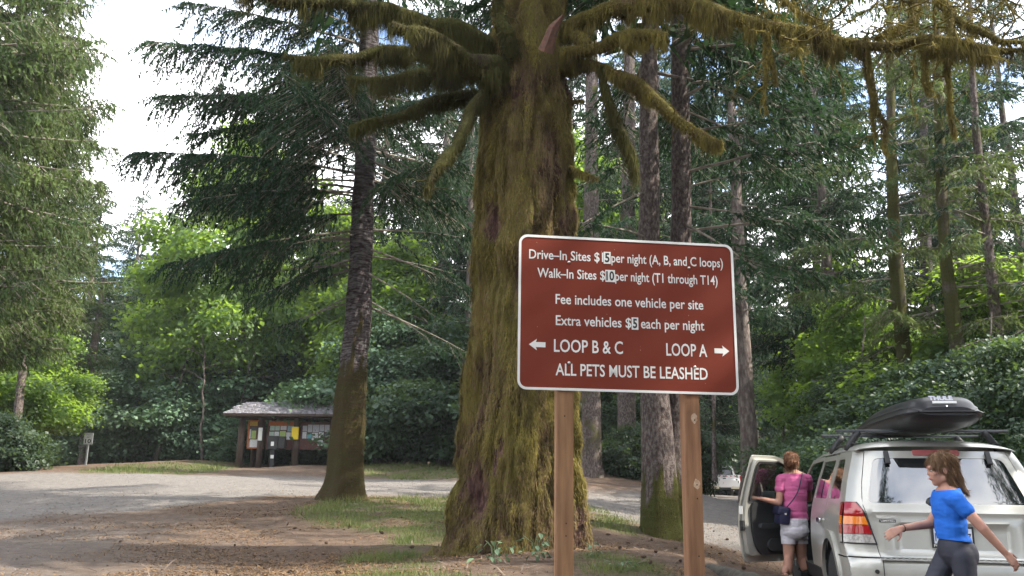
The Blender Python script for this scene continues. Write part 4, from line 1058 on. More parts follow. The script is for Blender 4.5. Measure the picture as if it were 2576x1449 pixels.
for u, dy, r_ in ((598, -.05, .16), (615, .75, .13), (650, -.12, .14), (665, .70, .13), (741, -.10, .15), (833, -.05, .15), (848, .7, .13)):
    mb = MB(); x = ku(u); g = float(ground(kb0[0] + x, KY + dy)) - .2
    mb.tube([(x, dy, g), (x, dy, g + 1.2), (x, dy, eave + .05)], [r_, r_ * .9, r_ * .85], 10); mb.build("post", [M_kwood], kio, True)
x0, x1 = ku(562) , ku(872)
mb = MB(); mb.box(((x0 + x1) / 2 + .15, -.15, eave - .02), (x1 - x0 - .8, .16, .18)); mb.build("beam", [M_kwood], kio)
mb = MB(); mb.box(((x0 + x1) / 2 + .15, .85, eave - .02), (x1 - x0 - .8, .16, .18)); mb.build("beam", [M_kwood], kio)
# boards
bt, bb = kv(1062), kv(1133)
panels = [(ku(614), ku(657), kv(1058), kv(1130), M_kboard), (ku(662), ku(736), kv(1060), kv(1131), M_kboard), (ku(745), ku(826), kv(1062), kv(1131), M_kboard)]
for a, b, t, bo, mm in panels:
    mb = MB(); mb.box(((a + b) / 2, .02, (t + bo) / 2), (b - a, .05, t - bo)); mb.build("board", [mm], kio)
mb = MB(); a, b, t, bo, _ = panels[0]
for bx in (((a + .03), .05, (t + bo) / 2, .07, t - bo), ((a + b) / 2, .05, bo + .03, b - a, .06), ((a + b) / 2, .05, t - .03, b - a, .06)):
    mb.box((bx[0], -.02, bx[2]), (bx[3], .06, bx[4]))
mb.build("orange_frame", [M_orange], kio)
mb = MB(); mb.box(((ku(668) + ku(735)) / 2, -.03, kv(1066)), (ku(735) - ku(668), .05, .20)); mb.build("orange_header", [M_orange], kio)
# pinned papers, from photo crop columns and rows (crop 900..1360 x 1640..1880 full)
def paper_mat(nm, c): return mat(nm, c, .8, var=tuple(k * .72 for k in c), vscale=38, ramp=(.52, .62), detail=2)
PM = {'w': paper_mat("white notice", (.62, .63, .66)), 'g': paper_mat("pale green notice", (.40, .52, .46)), 'y': paper_mat("ochre notice", (.50, .33, .07)), 'l': paper_mat("lime map", (.38, .50, .17)),
      'b': paper_mat("pale blue notice", (.30, .42, .50)), 'k': paper_mat("dark photo notice", (.08, .09, .11)), 'c': paper_mat("cyan notice", (.14, .40, .50)), 'p': paper_mat("grey notice", (.45, .45, .50)), 's': paper_mat("pink notice", (.60, .54, .58))}
for (a, t, b, bo, c) in [(448, 262, 638, 372, 'y'), (440, 385, 625, 455, 'k'), (432, 440, 500, 655, 'w'), (505, 470, 615, 655, 'l'), (480, 668, 672, 850, 'w'), (676, 670, 742, 858, 'l'), (432, 700, 474, 850, 'p'),
                         (928, 325, 1040, 470, 'g'), (1046, 325, 1156, 468, 'g'), (1168, 335, 1312, 455, 's'), (1328, 330, 1548, 488, 'b'), (918, 490, 1030, 640, 'g'), (1036, 488, 1146, 640, 'w'),
                         (1158, 475, 1300, 630, 'l'), (1142, 634, 1290, 730, 'w'), (1308, 502, 1420, 670, 'w'), (1426, 502, 1536, 670, 's'),
                         (1680, 350, 1786, 480, 'p'), (1680, 486, 1780, 640, 'w'), (1796, 325, 1905, 500, 'p'), (1788, 512, 1895, 640, 'c'), (1912, 325, 2060, 500, 'p'), (1900, 506, 2045, 682, 'w'), (2066, 325, 2180, 475, 'p'),
                         (2058, 485, 2170, 655, 'w'), (2046, 665, 2160, 800, 'w'), (2186, 325, 2300, 490, 'p'), (2180, 505, 2290, 600, 'k')]:
    cv = lambda X: (900 + X / 5.6) * .6289; rv = lambda Yv: (1640 + Yv / 5.6) * .6289
    xa, xb, zt, zb_ = ku(cv(a)), ku(cv(b)), kv(rv(t)), kv(rv(bo))
    mb = MB(); yy = -.012 - rg.uniform(0, .006); mb.box(((xa + xb) / 2, yy, (zt + zb_) / 2), (abs(xb - xa) - .01, .006, abs(zt - zb_) - .01)); mb.build("notice", [PM[c]], kio)
mb = MB(); mb.box((ku(741.5), -.28, kv(1091)), (ku(752) - ku(734), .10, kv(1074) - kv(1106)), bevel=.03); mb.build("yellow_box", [mat("yellow plastic", (.75, .55, .02), .5)], kio)
mb = MB(); mb.box((ku(652), -.29, kv(1094)), (.17, .06, kv(1077) - kv(1109)), bevel=.02); mb.build("leaflet_tube", [M_white], kio)
mb = MB(); mb.box((ku(709), -.12, kv(1116)), (.30, .22, .26), bevel=.02); mb.build("envelope_box", [M_kwood], kio)
mb = MB(); mb.box((ku(709), -.24, kv(1119)), (.22, .02, .10)); mb.build("envelope_stack", [PM['w']], kio)
mb = MB(); mb.box((ku(674), -.10, kv(1114)), (.14, .12, .24), bevel=.01); mb.build("leaflet_holder", [PM['w']], kio)
# roof: boards below, shingles course by course
yf, yr, yb = -.75, .42, 1.6
over = .52
mb = MB(); prism(mb, [(x0 + .02, 0), (x1 - .02, 0)] * 1 + [(x1 - .02, 1), (x0 + .02, 1)], 0, 0) if False else None
mb.add([(x0, yf, eave), (x1, yf, eave), (x1 - over, yr, ridge), (x0 + over, yr, ridge), (x1, yb, eave), (x0, yb, eave), (x0, yf, eave - .07), (x1, yf, eave - .07), (x1, yb, eave - .07), (x0, yb, eave - .07)],
       [(0, 1, 2, 3), (3, 2, 4, 5), (0, 3, 5), (1, 4, 2), (6, 7, 1, 0), (7, 8, 4, 1), (8, 9, 5, 4), (9, 6, 0, 5), (9, 8, 7, 6)])
mb.build("roof", [M_kwood], kio)
roof = [c for c in kio.children if c.name.startswith("roof")][0]
courses, per = 8, 34
sh_me = None
for side in (0, 1):
    if side == 1:
        mb = MB()
    for c in range(courses):
        f0 = c / courses - .02; f1 = (c + 1.35) / courses
        f1 = min(f1, 1.01)
        for k in range(per + 2):
            wid = (x1 - x0) / per; xa = x0 + (k - .5 * (c % 2)) * wid + rg.uniform(-.02, .02)
            xm = xa + wid / 2; lo = x0 + over * max(f0, 0); hi = x1 - over * max(f0, 0)
            if xm < lo - .02 or xm > hi + .02: continue
            y0_ = (yf if side == 0 else yb) + ((yr - yf) if side == 0 else (yr - yb)) * f0; y1_ = (yf if side == 0 else yb) + ((yr - yf) if side == 0 else (yr - yb)) * f1
            za, zb2 = eave + (ridge - eave) * f0 + .055 + rg.uniform(0, .012), eave + (ridge - eave) * f1 + .012
            g = rg.uniform(.004, .014); t_ = rg.uniform(-.02, .02)
            V = [(xa + g, y0_ + t_ * .5, za), (xa + wid - g, y0_ + t_ * .5, za), (xa + wid - g, y1_, zb2), (xa + g, y1_, zb2), (xa + g, y0_ + t_ * .5, za - .035), (xa + wid - g, y0_ + t_ * .5, za - .035), (xa + wid - g, y1_, zb2 - .03), (xa + g, y1_, zb2 - .03)]
            Fq = [(0, 1, 2, 3), (4, 7, 6, 5), (0, 4, 5, 1), (1, 5, 6, 2), (3, 2, 6, 7), (0, 3, 7, 4)]
            if side == 0:
                m2 = MB(); m2.add(V, Fq); m2.build("shingle", [M_shingle], roof)
            else: mb.add(V, Fq)
    if side == 1:
        k = mb.build("far_shingles", [M_shingle], roof); k['kind'] = 'stuff'
mb = MB(); mb.box(((x0 + x1) / 2, yr, ridge + .03), (x1 - x0 - 2 * over, .16, .05)); mb.build("ridge_cap", [M_shingle], roof)

# fee collection pipe safe in front
ir_u = 688; irp = hit(ir_u, 1176); irY = 36.2
fx0 = px(ir_u, 1120, irY)[0]; fg = float(ground(fx0, irY))
fb = thing("fee_box", "black metal fee deposit box on a pedestal standing in front of the notice shelter", "deposit box", (fx0, irY, fg))
mb = MB(); mb.box((0, 0, .35), (.16, .16, .75)); mb.build("pedestal", [M_black], fb)
mb = MB(); mb.box((0, 0, .98), (.42, .36, .55), bevel=.02); mb.build("box", [M_black], fb)
mb = MB(); mb.box((.34, .02, 1.0), (.26, .30, .48), bevel=.02); mb.build("side_box", [M_black], fb)
mb = MB(); mb.box((.0, -.185, .93), (.12, .01, .17)); mb.build("label_plate", [M_white], fb)
mb = MB(); mb.box((.0, -.085, .42), (.13, .01, .14)); mb.build("label_plate", [M_white], fb)

# ------------------------------------------------------------------ speed limit sign
sY = 36.0; sp = px(222, 1105, sY); sgz = float(ground(sp[0], sY))
ssg = thing("speed_limit_sign", "small white speed limit 10 sign on a steel post by the left bank", "sign", (sp[0], sY, 0), R(-8))
zt, zb_ = float(px(222, 1089, sY)[2]), float(px(222, 1118, sY)[2]); sw = float(px(234.5, 1105, sY)[0] - px(210, 1105, sY)[0])
mb = MB(); prism(mb, rrect(sw, zt - zb_, .03, 4, 0, (zt + zb_) / 2), 0, .01); mb.build("panel", [mat("faded white sheeting", (.50, .52, .56), .5)], ssg)
mb = MB(); prism(mb, rrect(sw - .03, zt - zb_ - .03, .025, 4, 0, (zt + zb_) / 2), -.002, -.0005, hole=rrect(sw - .045, zt - zb_ - .045, .02, 4, 0, (zt + zb_) / 2)); mb.build("border", [M_black], ssg)
h = zt - zb_
M_fade = mat("faded black print", (.16, .17, .18), .6)
text_mesh("SPEED", -sw * .36, sw * .36, zb_ + h * .78, h * .12, M_fade, parent=ssg, y=-.003, bold=.01)
text_mesh("LIMIT", -sw * .30, sw * .30, zb_ + h * .57, h * .12, M_fade, parent=ssg, y=-.003, bold=.01)
text_mesh("10", -sw * .33, sw * .33, zb_ + h * .12, h * .34, M_black, parent=ssg, y=-.003, bold=.02)
mb = MB(); mb.box((0, .03, (sgz - .3 + zt - .05) / 2), (.07, .04, zt - .05 - sgz + .3)); mb.build("post", [mat("galvanised post", (.30, .32, .33), .5, metal=.4)], ssg)

# ------------------------------------------------------------------ pickup at the far end
M_twhite = mat("white vehicle paint", (.80, .80, .82), .25, coat=.5)
M_tyre = mat("tyre rubber", (.020, .020, .022), .85, bump=.3, bscale=60)
M_glassdk = mat("dark glass", (.010, .012, .014), .02, spec=1.0, coat=1.0)
M_glassdk.node_tree.nodes["Principled BSDF"].inputs["IOR"].default_value = 1.7; M_glassdk.node_tree.nodes["Principled BSDF"].inputs["Coat IOR"].default_value = 1.7
M_chrome = mat("chrome", (.75, .75, .75), .15, metal=1)
M_cream = mat("cream bumper", (.60, .55, .42), .4)
M_red = mat("red lens", (.45, .015, .02), .15, coat=.6, emit=((.5, .01, .01), .04))
M_rim = mat("alloy rim", (.42, .42, .43), .3, metal=.8)
TY_ = 56.0
tp = px(1824, 1246, TY_)
trk = thing("pickup_truck", "white pickup with striped tailgate parked at the far end of the road", "pickup truck", (tp[0], TY_, float(ground(tp[0], TY_)) + .0), R(-7))
def tz(mbs, nm, m_, **k): return mbs.build(nm, m_, trk, **k)
mb = MB(); mb.box((0, 0, .93), (1.90, .06, .62), bevel=.02); gate = tz(mb, "tailgate", [M_twhite])
for k in range(6):
    xx = (-.82 + k * .24) if k < 3 else (.12 + (k - 3) * .26)
    m2 = MB(); s_ = -1 if k < 3 else 1; m2.add([(xx, -.032, 1.14), (xx + .09, -.032, 1.14), (xx + .09 - s_ * .08, -.032, 1.21), (xx - s_ * .08, -.032, 1.21)], [(0, 1, 2, 3)]); m2.build("stripe", [M_red], gate)
m2 = MB(); m2.box((0, -.04, 1.17), (.20, .02, .06)); m2.box((0, -.04, 1.02), (.18, .02, .05)); m2.build("handle", [M_black], gate)
for s in (-1, 1):
    mb = MB(); mb.box((s * .99, 1.05, .95), (.10, 2.1, .66), bevel=.03); tz(mb, "bed_side", [M_twhite])
    mb = MB(); mb.box((s * .985, -.02, 1.02), (.09, .05, .34)); tz(mb, "tail_light", [M_red])
    mb = MB(); mb.box((s * .66, -.12, .50), (.60, .16, .22), bevel=.03); tz(mb, "bumper_half", [M_cream])
    for yy in (.75, 4.1):
        mb = MB(); mb.tube([(s * .98, yy, .38), (s * .95, yy, .38), (s * .74, yy, .38), (s * .72, yy, .38)], [.33, .38, .38, .33], 22); w_ = tz(mb, "wheel", [M_tyre], smooth=False)
        mb = MB(); mb.tube([(s * .99, yy, .38), (s * .90, yy, .38)], .22, 16); mb.build("rim", [M_rim], w_)
mb = MB(); prism(mb, smooth_poly([(-.92, 1.2), (-.74, 1.86), (.74, 1.86), (.92, 1.2)], .12), 2.0, 3.4); tz(mb, "cab", [M_twhite])
mb = MB(); prism(mb, smooth_poly([(-.80, 1.24), (-.66, 1.74), (.66, 1.74), (.80, 1.24)], .05), 1.97, 1.995); rw = tz(mb, "rear_window", [M_glassdk])
text_mesh("UTAH", -.72, -.22, 1.30, .15, M_red, "sticker", rw, y=1.965); text_mesh("★★★★", -.72, -.22, 1.50, .10, M_cream, "sticker", rw, y=1.965)
mb = MB(); mb.add([(.12, 1.964, 1.30), (.66, 1.964, 1.30), (.66, 1.964, 1.60), (.12, 1.964, 1.60)], [(0, 1, 2, 3)]); mb.build("sticker", [mat("grey decal", (.14, .15, .18), .7)], rw)
mb = MB(); mb.box((0, 2.0, .72), (1.86, 4.4, .5), bevel=.05); tz(mb, "chassis_body", [M_twhite])
mb = MB(); mb.box((0, 3.9, .98), (1.8, 1.2, .34), bevel=.1); tz(mb, "hood", [M_twhite])
mb = MB(); mb.box((0, 2.7, 1.90), (.42, .25, .10), bevel=.03); tz(mb, "roof_beacon", [M_twhite])
mb = MB(); mb.box((0, -.10, .50), (.30, .04, .16)); tz(mb, "number_plate", [PM['p']])
mb = MB(); mb.box((0, .0, .42), (1.5, .3, .2)); tz(mb, "underbody", [M_black])

# small car beyond, seen through the door window
cY = 60.0; cp = px(1868, 1247, cY)
car2 = thing("parked_car", "pale car parked beyond the pickup, glimpsed through the open door's window", "car", (cp[0], cY, float(ground(cp[0], cY))), R(-7))
mb = MB(); mb.box((0, 2.0, .62), (1.72, 4.0, .60), bevel=.14); mb.build("body", [mat("pale green paint", (.55, .62, .58), .25, coat=.5)], car2)
mb = MB(); P = smooth_poly([(-.78, .88), (-.60, 1.42), (.60, 1.42), (.78, .88)], .14); prism(mb, P, .3, 2.6); mb.build("cabin", [car2.children[0].data.materials[0]], car2)
mb = MB(); prism(mb, smooth_poly([(-.66, .95), (-.54, 1.32), (.54, 1.32), (.66, .95)], .06), .27, .295); mb.build("rear_window", [M_glassdk], car2)
for s in (-1, 1):
    for yy in (.8, 3.2):
        mb = MB(); mb.tube([(s * .87, yy, .31), (s * .66, yy, .31)], .31, 20); mb.build("wheel", [M_tyre], car2)
    mb = MB(); mb.box((s * .70, -.01, .74), (.22, .05, .16)); mb.build("tail_light", [M_red], car2)

# ------------------------------------------------------------------ log by the car, pine cones, plants at the foot of the tree
lp = hit(1790, 1440); M_log = mat("old log", (.022, .019, .016), .9, var=(.06, .055, .042), vscale=12, bump=1, bscale=18)
mb = MB(); q = resample(np.array([(lp[0] - .10, lp[1] + .12, lp[2] - .01, .055), (lp[0] + .0, lp[1], lp[2] + .0, .075), (lp[0] + .10, lp[1] - .35, lp[2] + .0, .08), (lp[0] + .22, lp[1] - .9, lp[2] - .02, .08)]), .07)
V, F = tube_arrays(q[:, :3], q[:, 3], 14); V += unit(V - np.repeat(q[:, :3], 14, 0)) * ((fbm(V, 9, 3, 2) - .5) * .05)[:, None]
mb.add(V, [tuple(f) for f in F] + [tuple(range(14))[::-1]]); tag(mb.build("log", [M_log], None, True), "weathered dark parking log on the ground between the right sign post and the open door", "log")

M_cone = mat("fir cone", (.045, .026, .018), .85, var=(.09, .055, .035), vscale=60)
def cone_mesh():
    mb = MB(); n = 9
    for i in range(9):
        f = i / 8; r = .022 * math.sin(math.pi * (.12 + .80 * f)) + .002; z = -.045 + .09 * f
        for k in range(n):
            a = (k + .5 * (i % 2)) / n * 6.283; c, s = math.cos(a), math.sin(a); w = .007
            mb.add([(c * r * .5 - s * w, s * r * .5 + c * w, z), (c * r * .5 + s * w, s * r * .5 - c * w, z), (c * r * 1.35, s * r * 1.35, z + .010)], [(0, 1, 2)])
        if i < 8:
            pass
    mb.tube([(0, 0, -.045), (0, 0, 0), (0, 0, .045)], [.006, .016, .004], 7)
    V = np.array(mb.v); V = V[:, [2, 0, 1]]; mb.v = [tuple(v) for v in V]
    o = mb.build("fir_cone", [M_cone]); o['kind'] = 'thing'; del o['kind']; return o
cone = cone_mesh()
cone_uv = [(742, 1330), (960, 1345), (1035, 1395), (905, 1405), (820, 1372), (1010, 1310), (668, 1300), (705, 1290), (1565, 1345), (1580, 1368), (1650, 1402), (1620, 1418), (1636, 1428), (1700, 1385), (1560, 1395), (1712, 1428), (1530, 1350),
           (1790, 1385), (1830, 1362), (1848, 1396), (1812, 1402), (1845, 1424), (1872, 1437), (1796, 1340), (1640, 1366), (590, 1378), (640, 1402), (545, 1440), (730, 1440), (480, 1330), (302, 1372), (850, 1440), (655, 1425), (880, 1330), (1490, 1318), (1900, 1400)]
rg = np.random.default_rng(21)
cone_lab = ["fallen fir cone on the earth left of the mossy trunk", "fallen fir cone on the earth between the sign posts or beside the right one"]
for i, (u, v) in enumerate(cone_uv):
    p = hit(u, v); o = cone if i == 0 else cone.copy()
    if i: COL.objects.link(o)
    o.location = (p[0], p[1], float(ground(p[0], p[1])) + .02); o.rotation_euler = (0, rg.uniform(-.3, .3), rg.uniform(0, 6.28)); s = rg.uniform(.45, .8); o.scale = (s, s, s)
    tag(o, cone_lab[0] if u < 1290 else cone_lab[1], "fir cone", "fallen cones left of the mossy tree" if u < 1290 else "fallen cones right of the mossy tree")

M_bramble = mat("bramble leaf", (.10, .17, .085), .5, var=(.17, .24, .14), vscale=12, translucent=.2)
def leaf_shape(L, w, tip=.25):
    """a toothed leaf, folded on the midrib"""
    t = np.array([0, .12, .3, .5, .7, .88, 1]); ww = np.array([0, .55, .9, 1, .75, .38, 0]) * w / 2 * np.array([1, .9, 1.05, .93, 1.05, .9, 1])
    V = [(x * L, 0, -.12 * L * x * x) for x in t] + [(x * L, y, -.12 * L * x * x + y * .35) for x, y in zip(t[1:-1], ww[1:-1])] + [(x * L, -y, -.12 * L * x * x + y * .35) for x, y in zip(t[1:-1], ww[1:-1])]
    F = []
    for s, o_ in ((0, 7), (1, 12)):
        for i in range(0, 6):
            a, b = i, i + 1; ca = None if i == 0 else o_ + i - 1; cb = None if i == 5 else o_ + i
            f = [a, b] + ([cb] if cb is not None else []) + ([ca] if ca is not None else [])
            F.append(tuple(f if s == 0 else f[::-1]))
    return V, F
lme = bpy.data.meshes.new("leaf"); _v, _f_ = leaf_shape(1, .62); lme.from_pydata(_v, [], _f_); lme.materials.append(M_bramble); lme.update()
def plant(name, label, u, v, n, size, spread, height, seed, Y=None):
    rg = np.random.default_rng(seed); p = hit(u, v) if Y is None else gpt(u, Y); g = float(ground(p[0], p[1]))
    t = thing(name, label, "plant", (p[0], p[1], g))
    for i in range(n):
        a = rg.uniform(0, 6.28); r = spread * rg.uniform(.1, 1); h = height * rg.uniform(.15, 1) * (1 - .4 * r / spread)
        o = obj("leaf", lme, t); o.location = (r * math.cos(a), r * math.sin(a) * .6 - .02, h); s = size * rg.uniform(.6, 1.15)
        o.scale = (s, s, s); o.rotation_euler = (rg.uniform(-.5, .5), rg.uniform(-.1, .9), a + rg.uniform(-.8, .8))
    mb = MB()
    for i in range(max(3, n // 5)):
        a = rg.uniform(0, 6.28); r = spread * rg.uniform(.3, .9); mb.tube([(0, 0, -.02), (r * .4 * math.cos(a), r * .4 * math.sin(a), height * .6), (r * math.cos(a), r * .6 * math.sin(a), height * .8)], .003, 4)
    mb.build("stem", [M_bramble], t)
plant("bramble", "low leafy bramble at the foot of the mossy trunk, left one of two", 1243, 1420, 24, .085, .20, .26, 1)
plant("bramble", "taller pale leafy bramble between the mossy trunk and the left sign post", 1352, 1418, 30, .075, .22, .30, 2)
plant("seedling", "small pale-leaved seedling right of the left sign post, at the trunk's edge", 1492, 1412, 9, .05, .10, .18, 3)
plant("seedling", "cluster of low pale leaves by the lower part of the grass patch between the posts", 1545, 1436, 22, .05, .26, .07, 4)
print("objects done")
# ------------------------------------------------------------------ silver car
def sheet(outline, fmap, holes=(), grid=.05, thick=0.0, flip=False, offset=0.0):
    """curved sheet over a flat outline; fmap(a, b) -> (n,3); returns V, F"""
    def dense(P):
        out = []; n = len(P)
        for i in range(n):
            a, b = np.array(P[i], float), np.array(P[(i + 1) % n], float); k = max(1, int(np.linalg.norm(b - a) / grid))
            for t in range(k): out.append(a + (b - a) * t / k)
        return np.array(out)
    O = dense(outline); loops = [O] + [dense(h) for h in holes]
    pts, edges = [], []
    for lp_ in loops:
        b = len(pts); n = len(lp_); pts += list(lp_); edges += [(b + i, b + (i + 1) % n) for i in range(n)]
    lo, hi = O.min(0), O.max(0)
    gx, gy = np.meshgrid(np.arange(lo[0] + grid * .5, hi[0], grid), np.arange(lo[1] + grid * .5, hi[1], grid)); gx, gy = gx.ravel(), gy.ravel()
    keep = edge_dist(gx, gy, [tuple(p) for p in O]) > grid * .35
    for h in loops[1:]: keep &= edge_dist(gx, gy, [tuple(p) for p in h]) < -grid * .35
    pts += [np.array(p) for p in zip(gx[keep], gy[keep])]
    vs, es, fs, *_ = geometry.delaunay_2d_cdt([Vector(map(float, p)) for p in pts], edges, [], 0, 1e-6)
    P = np.array([v[:] for v in vs]); F = np.array([list(f) for f in fs if len(f) == 3])
    c = P[F].mean(1); ok = in_poly(c[:, 0], c[:, 1], [tuple(p) for p in O])
    for h in loops[1:]: ok &= ~in_poly(c[:, 0], c[:, 1], [tuple(p) for p in h])
    F = F[ok]
    used = np.unique(F); mp = -np.ones(len(P), int); mp[used] = np.arange(len(used)); P = P[used]; F = mp[F]
    e = 1e-3
    base = fmap(P[:, 0], P[:, 1]); da = fmap(P[:, 0] + e, P[:, 1]) - fmap(P[:, 0] - e, P[:, 1]); db = fmap(P[:, 0], P[:, 1] + e) - fmap(P[:, 0], P[:, 1] - e)
    N_ = unit(np.cross(da, db)) * (-1 if flip else 1)
    a, b, c_ = P[F[:, 0]], P[F[:, 1]], P[F[:, 2]]
    ccw = ((b - a)[:, 0] * (c_ - a)[:, 1] - (b - a)[:, 1] * (c_ - a)[:, 0]) > 0
    F = np.where((ccw ^ flip)[:, None], F, F[:, ::-1])
    V = base + N_ * offset
    if thick:
        n = len(V); Vi = V - N_ * thick
        ed = {}
        for f in F:
            for i in range(3):
                k = (f[i], f[(i + 1) % 3]); ed[k] = 1
        side = [(k[1], k[0], k[0] + n) for k in ed if (k[1], k[0]) not in ed] + [(k[1], k[0] + n, k[1] + n) for k in ed if (k[1], k[0]) not in ed]
        V = np.vstack([V, Vi]); F = np.vstack([F, F[:, ::-1] + n, np.array(side)])
    return V, F
def soft(o, angle=35):
    """smooth shading with sharp edges"""
    me = o.data; bm = bmesh.new(); bm.from_mesh(me)
    for e in bm.edges:
        if len(e.link_faces) == 2 and e.calc_face_angle(0) > R(angle): e.smooth = False
    for f in bm.faces: f.smooth = True
    bm.to_mesh(me); bm.free(); return o

M_silver = mat("silver paint", (.47, .465, .43), .38, metal=.4, coat=.7, var=(.42, .415, .38), vscale=2)
M_trimblk = mat("black trim", (.022, .022, .024), .55, bump=.15, bscale=300, bdist=.001)
M_grey = mat("grey plastic", (.33, .33, .32), .5, var=(.28, .28, .27), vscale=4)
M_int = mat("interior cloth", (.025, .026, .030), .8)
M_amber = mat("amber lens", (.60, .17, .01), .12, coat=.7, emit=((.8, .2, .0), .05))
M_clear = mat("clear lens", (.48, .46, .44), .12, coat=.8, var=(.25, .23, .22), vscale=40)
M_redl = mat("red tail lens", (.30, .008, .013), .12, coat=.9, emit=((.6, .01, .01), .02))
M_brake = mat("dull red lens", (.34, .10, .10), .3, coat=.5)
def clear_glass(name, tint, refl=.12):
    m = bpy.data.materials.new(name); m.use_nodes = True; N, L = m.node_tree.nodes, m.node_tree.links; N.clear()
    o = N.new('ShaderNodeOutputMaterial'); t = N.new('ShaderNodeBsdfTransparent'); t.inputs[0].default_value = (*tint, 1)
    g = N.new('ShaderNodeBsdfGlossy'); g.inputs['Roughness'].default_value = .02; lw = N.new('ShaderNodeLayerWeight'); lw.inputs[0].default_value = .22; f = N.new('ShaderNodeMath'); f.operation = 'MULTIPLY_ADD'; f.inputs[1].default_value = .6; f.inputs[2].default_value = .04; L.new(lw.outputs['Facing'], f.inputs[0])
    mx = N.new('ShaderNodeMixShader'); L.new(f.outputs[0], mx.inputs[0]); L.new(t.outputs[0], mx.inputs[1]); L.new(g.outputs[0], mx.inputs[2]); L.new(mx.outputs[0], o.inputs[0]); return m
M_glass = clear_glass("door glass", (.42, .50, .48))

HEAD = R(10)
cA = px(2129, 1352, 7.86)
cO = np.array((cA[0] + .89 * math.cos(HEAD), cA[1] - .89 * math.sin(HEAD), 0.19))
cz = 0.185
car = thing("silver_car", "silver compact off-roader with its driver door open and a roof box on top", "car", (cO[0], cO[1], cz), math.pi / 2 - HEAD)
_wz = np.array([.25, .30, .45, .60, .75, .95, 1.05, 1.12, 1.20, 1.35, 1.50, 1.60, 1.66]); _ww = np.array([.82, .845, .875, .885, .888, .878, .862, .845, .822, .775, .722, .685, .66])
def Wz(z):
    return sum(np.interp(z + d, _wz, _ww) for d in (-.03, -.015, 0, .015, .03)) / 5
def taper(x): return -.06 * np.clip((.35 - x) / .35, 0, 1) ** 2 - .16 * np.clip((x - 3.5) / .9, 0, 1) ** 2.2
_pz = np.array([.25, .31, .36, .60, .645, .68, .72, 1.04, 1.09, 1.13, 1.55, 1.60, 1.64]); _pp = np.array([.08, .03, .0, .0, .015, .075, .092, .105, .115, .135, .36, .405, .47])
def prof(z): return sum(np.interp(z + d, _pz, _pp) for d in (-.012, 0, .012)) / 3
def side_map(s):
    return lambda x, z: np.stack([x, s * (Wz(z) + taper(x)), z], -1)
def rear_edge(z): return Wz(z) + taper(prof(z) + .10)
def rear_map(y, z):
    y, z = np.asarray(y, float), np.asarray(z, float)
    x = prof(z) + .10 * np.clip(np.abs(y) / rear_edge(z), 0, 1) ** 7
    # number plate recess with its raised brow
    ry = np.clip((.47 - np.abs(y)) / .03, 0, 1); rz = np.clip((z - .715) / .02, 0, 1) * np.clip((.955 - z) / .025, 0, 1)
    x = x + .022 * ry * rz
    by = np.clip((.60 - np.abs(y)) / .04, 0, 1); bz = np.clip((z - .70) / .02, 0, 1) * np.clip((1.0 - z) / .03, 0, 1); x = x - .012 * by * bz
    x = x - .012 * np.exp(-((z - 1.045) / .022) ** 2)
    return np.stack([x, y, z], -1)
def roof_map(x, y):
    x, y = np.asarray(x, float), np.asarray(y, float)
    ye = .69 - .0 * x; t = np.clip(1 - (np.abs(y) / ye) ** 3.0, 0, 1) ** .48
    g = np.clip(1 - np.clip(1 - (x - .40) / .45, 0, 1) ** 2.4, 0, 1) ** .5
    zb_ = np.where(x > 1.9, 1.59 - .035 * (x - 1.9) ** 2 * 1.5, 1.59)
    return np.stack([x, y, zb_ + .115 * t * (.25 + .75 * g)], -1)
def cpart(name, shp, mats, parent=None, ang=35, **k):
    V, F = shp; o = obj(name, mesh_np(name, V, F, mats, smooth=True), parent or car); soft(o, ang)
    for a, b in k.items(): o[a] = b
    return o
def arch(cx, czz, r, a0, a1, n=14): return [(cx + r * math.cos(R(a)), czz + r * math.sin(R(a))) for a in np.linspace(a0, a1, n)]

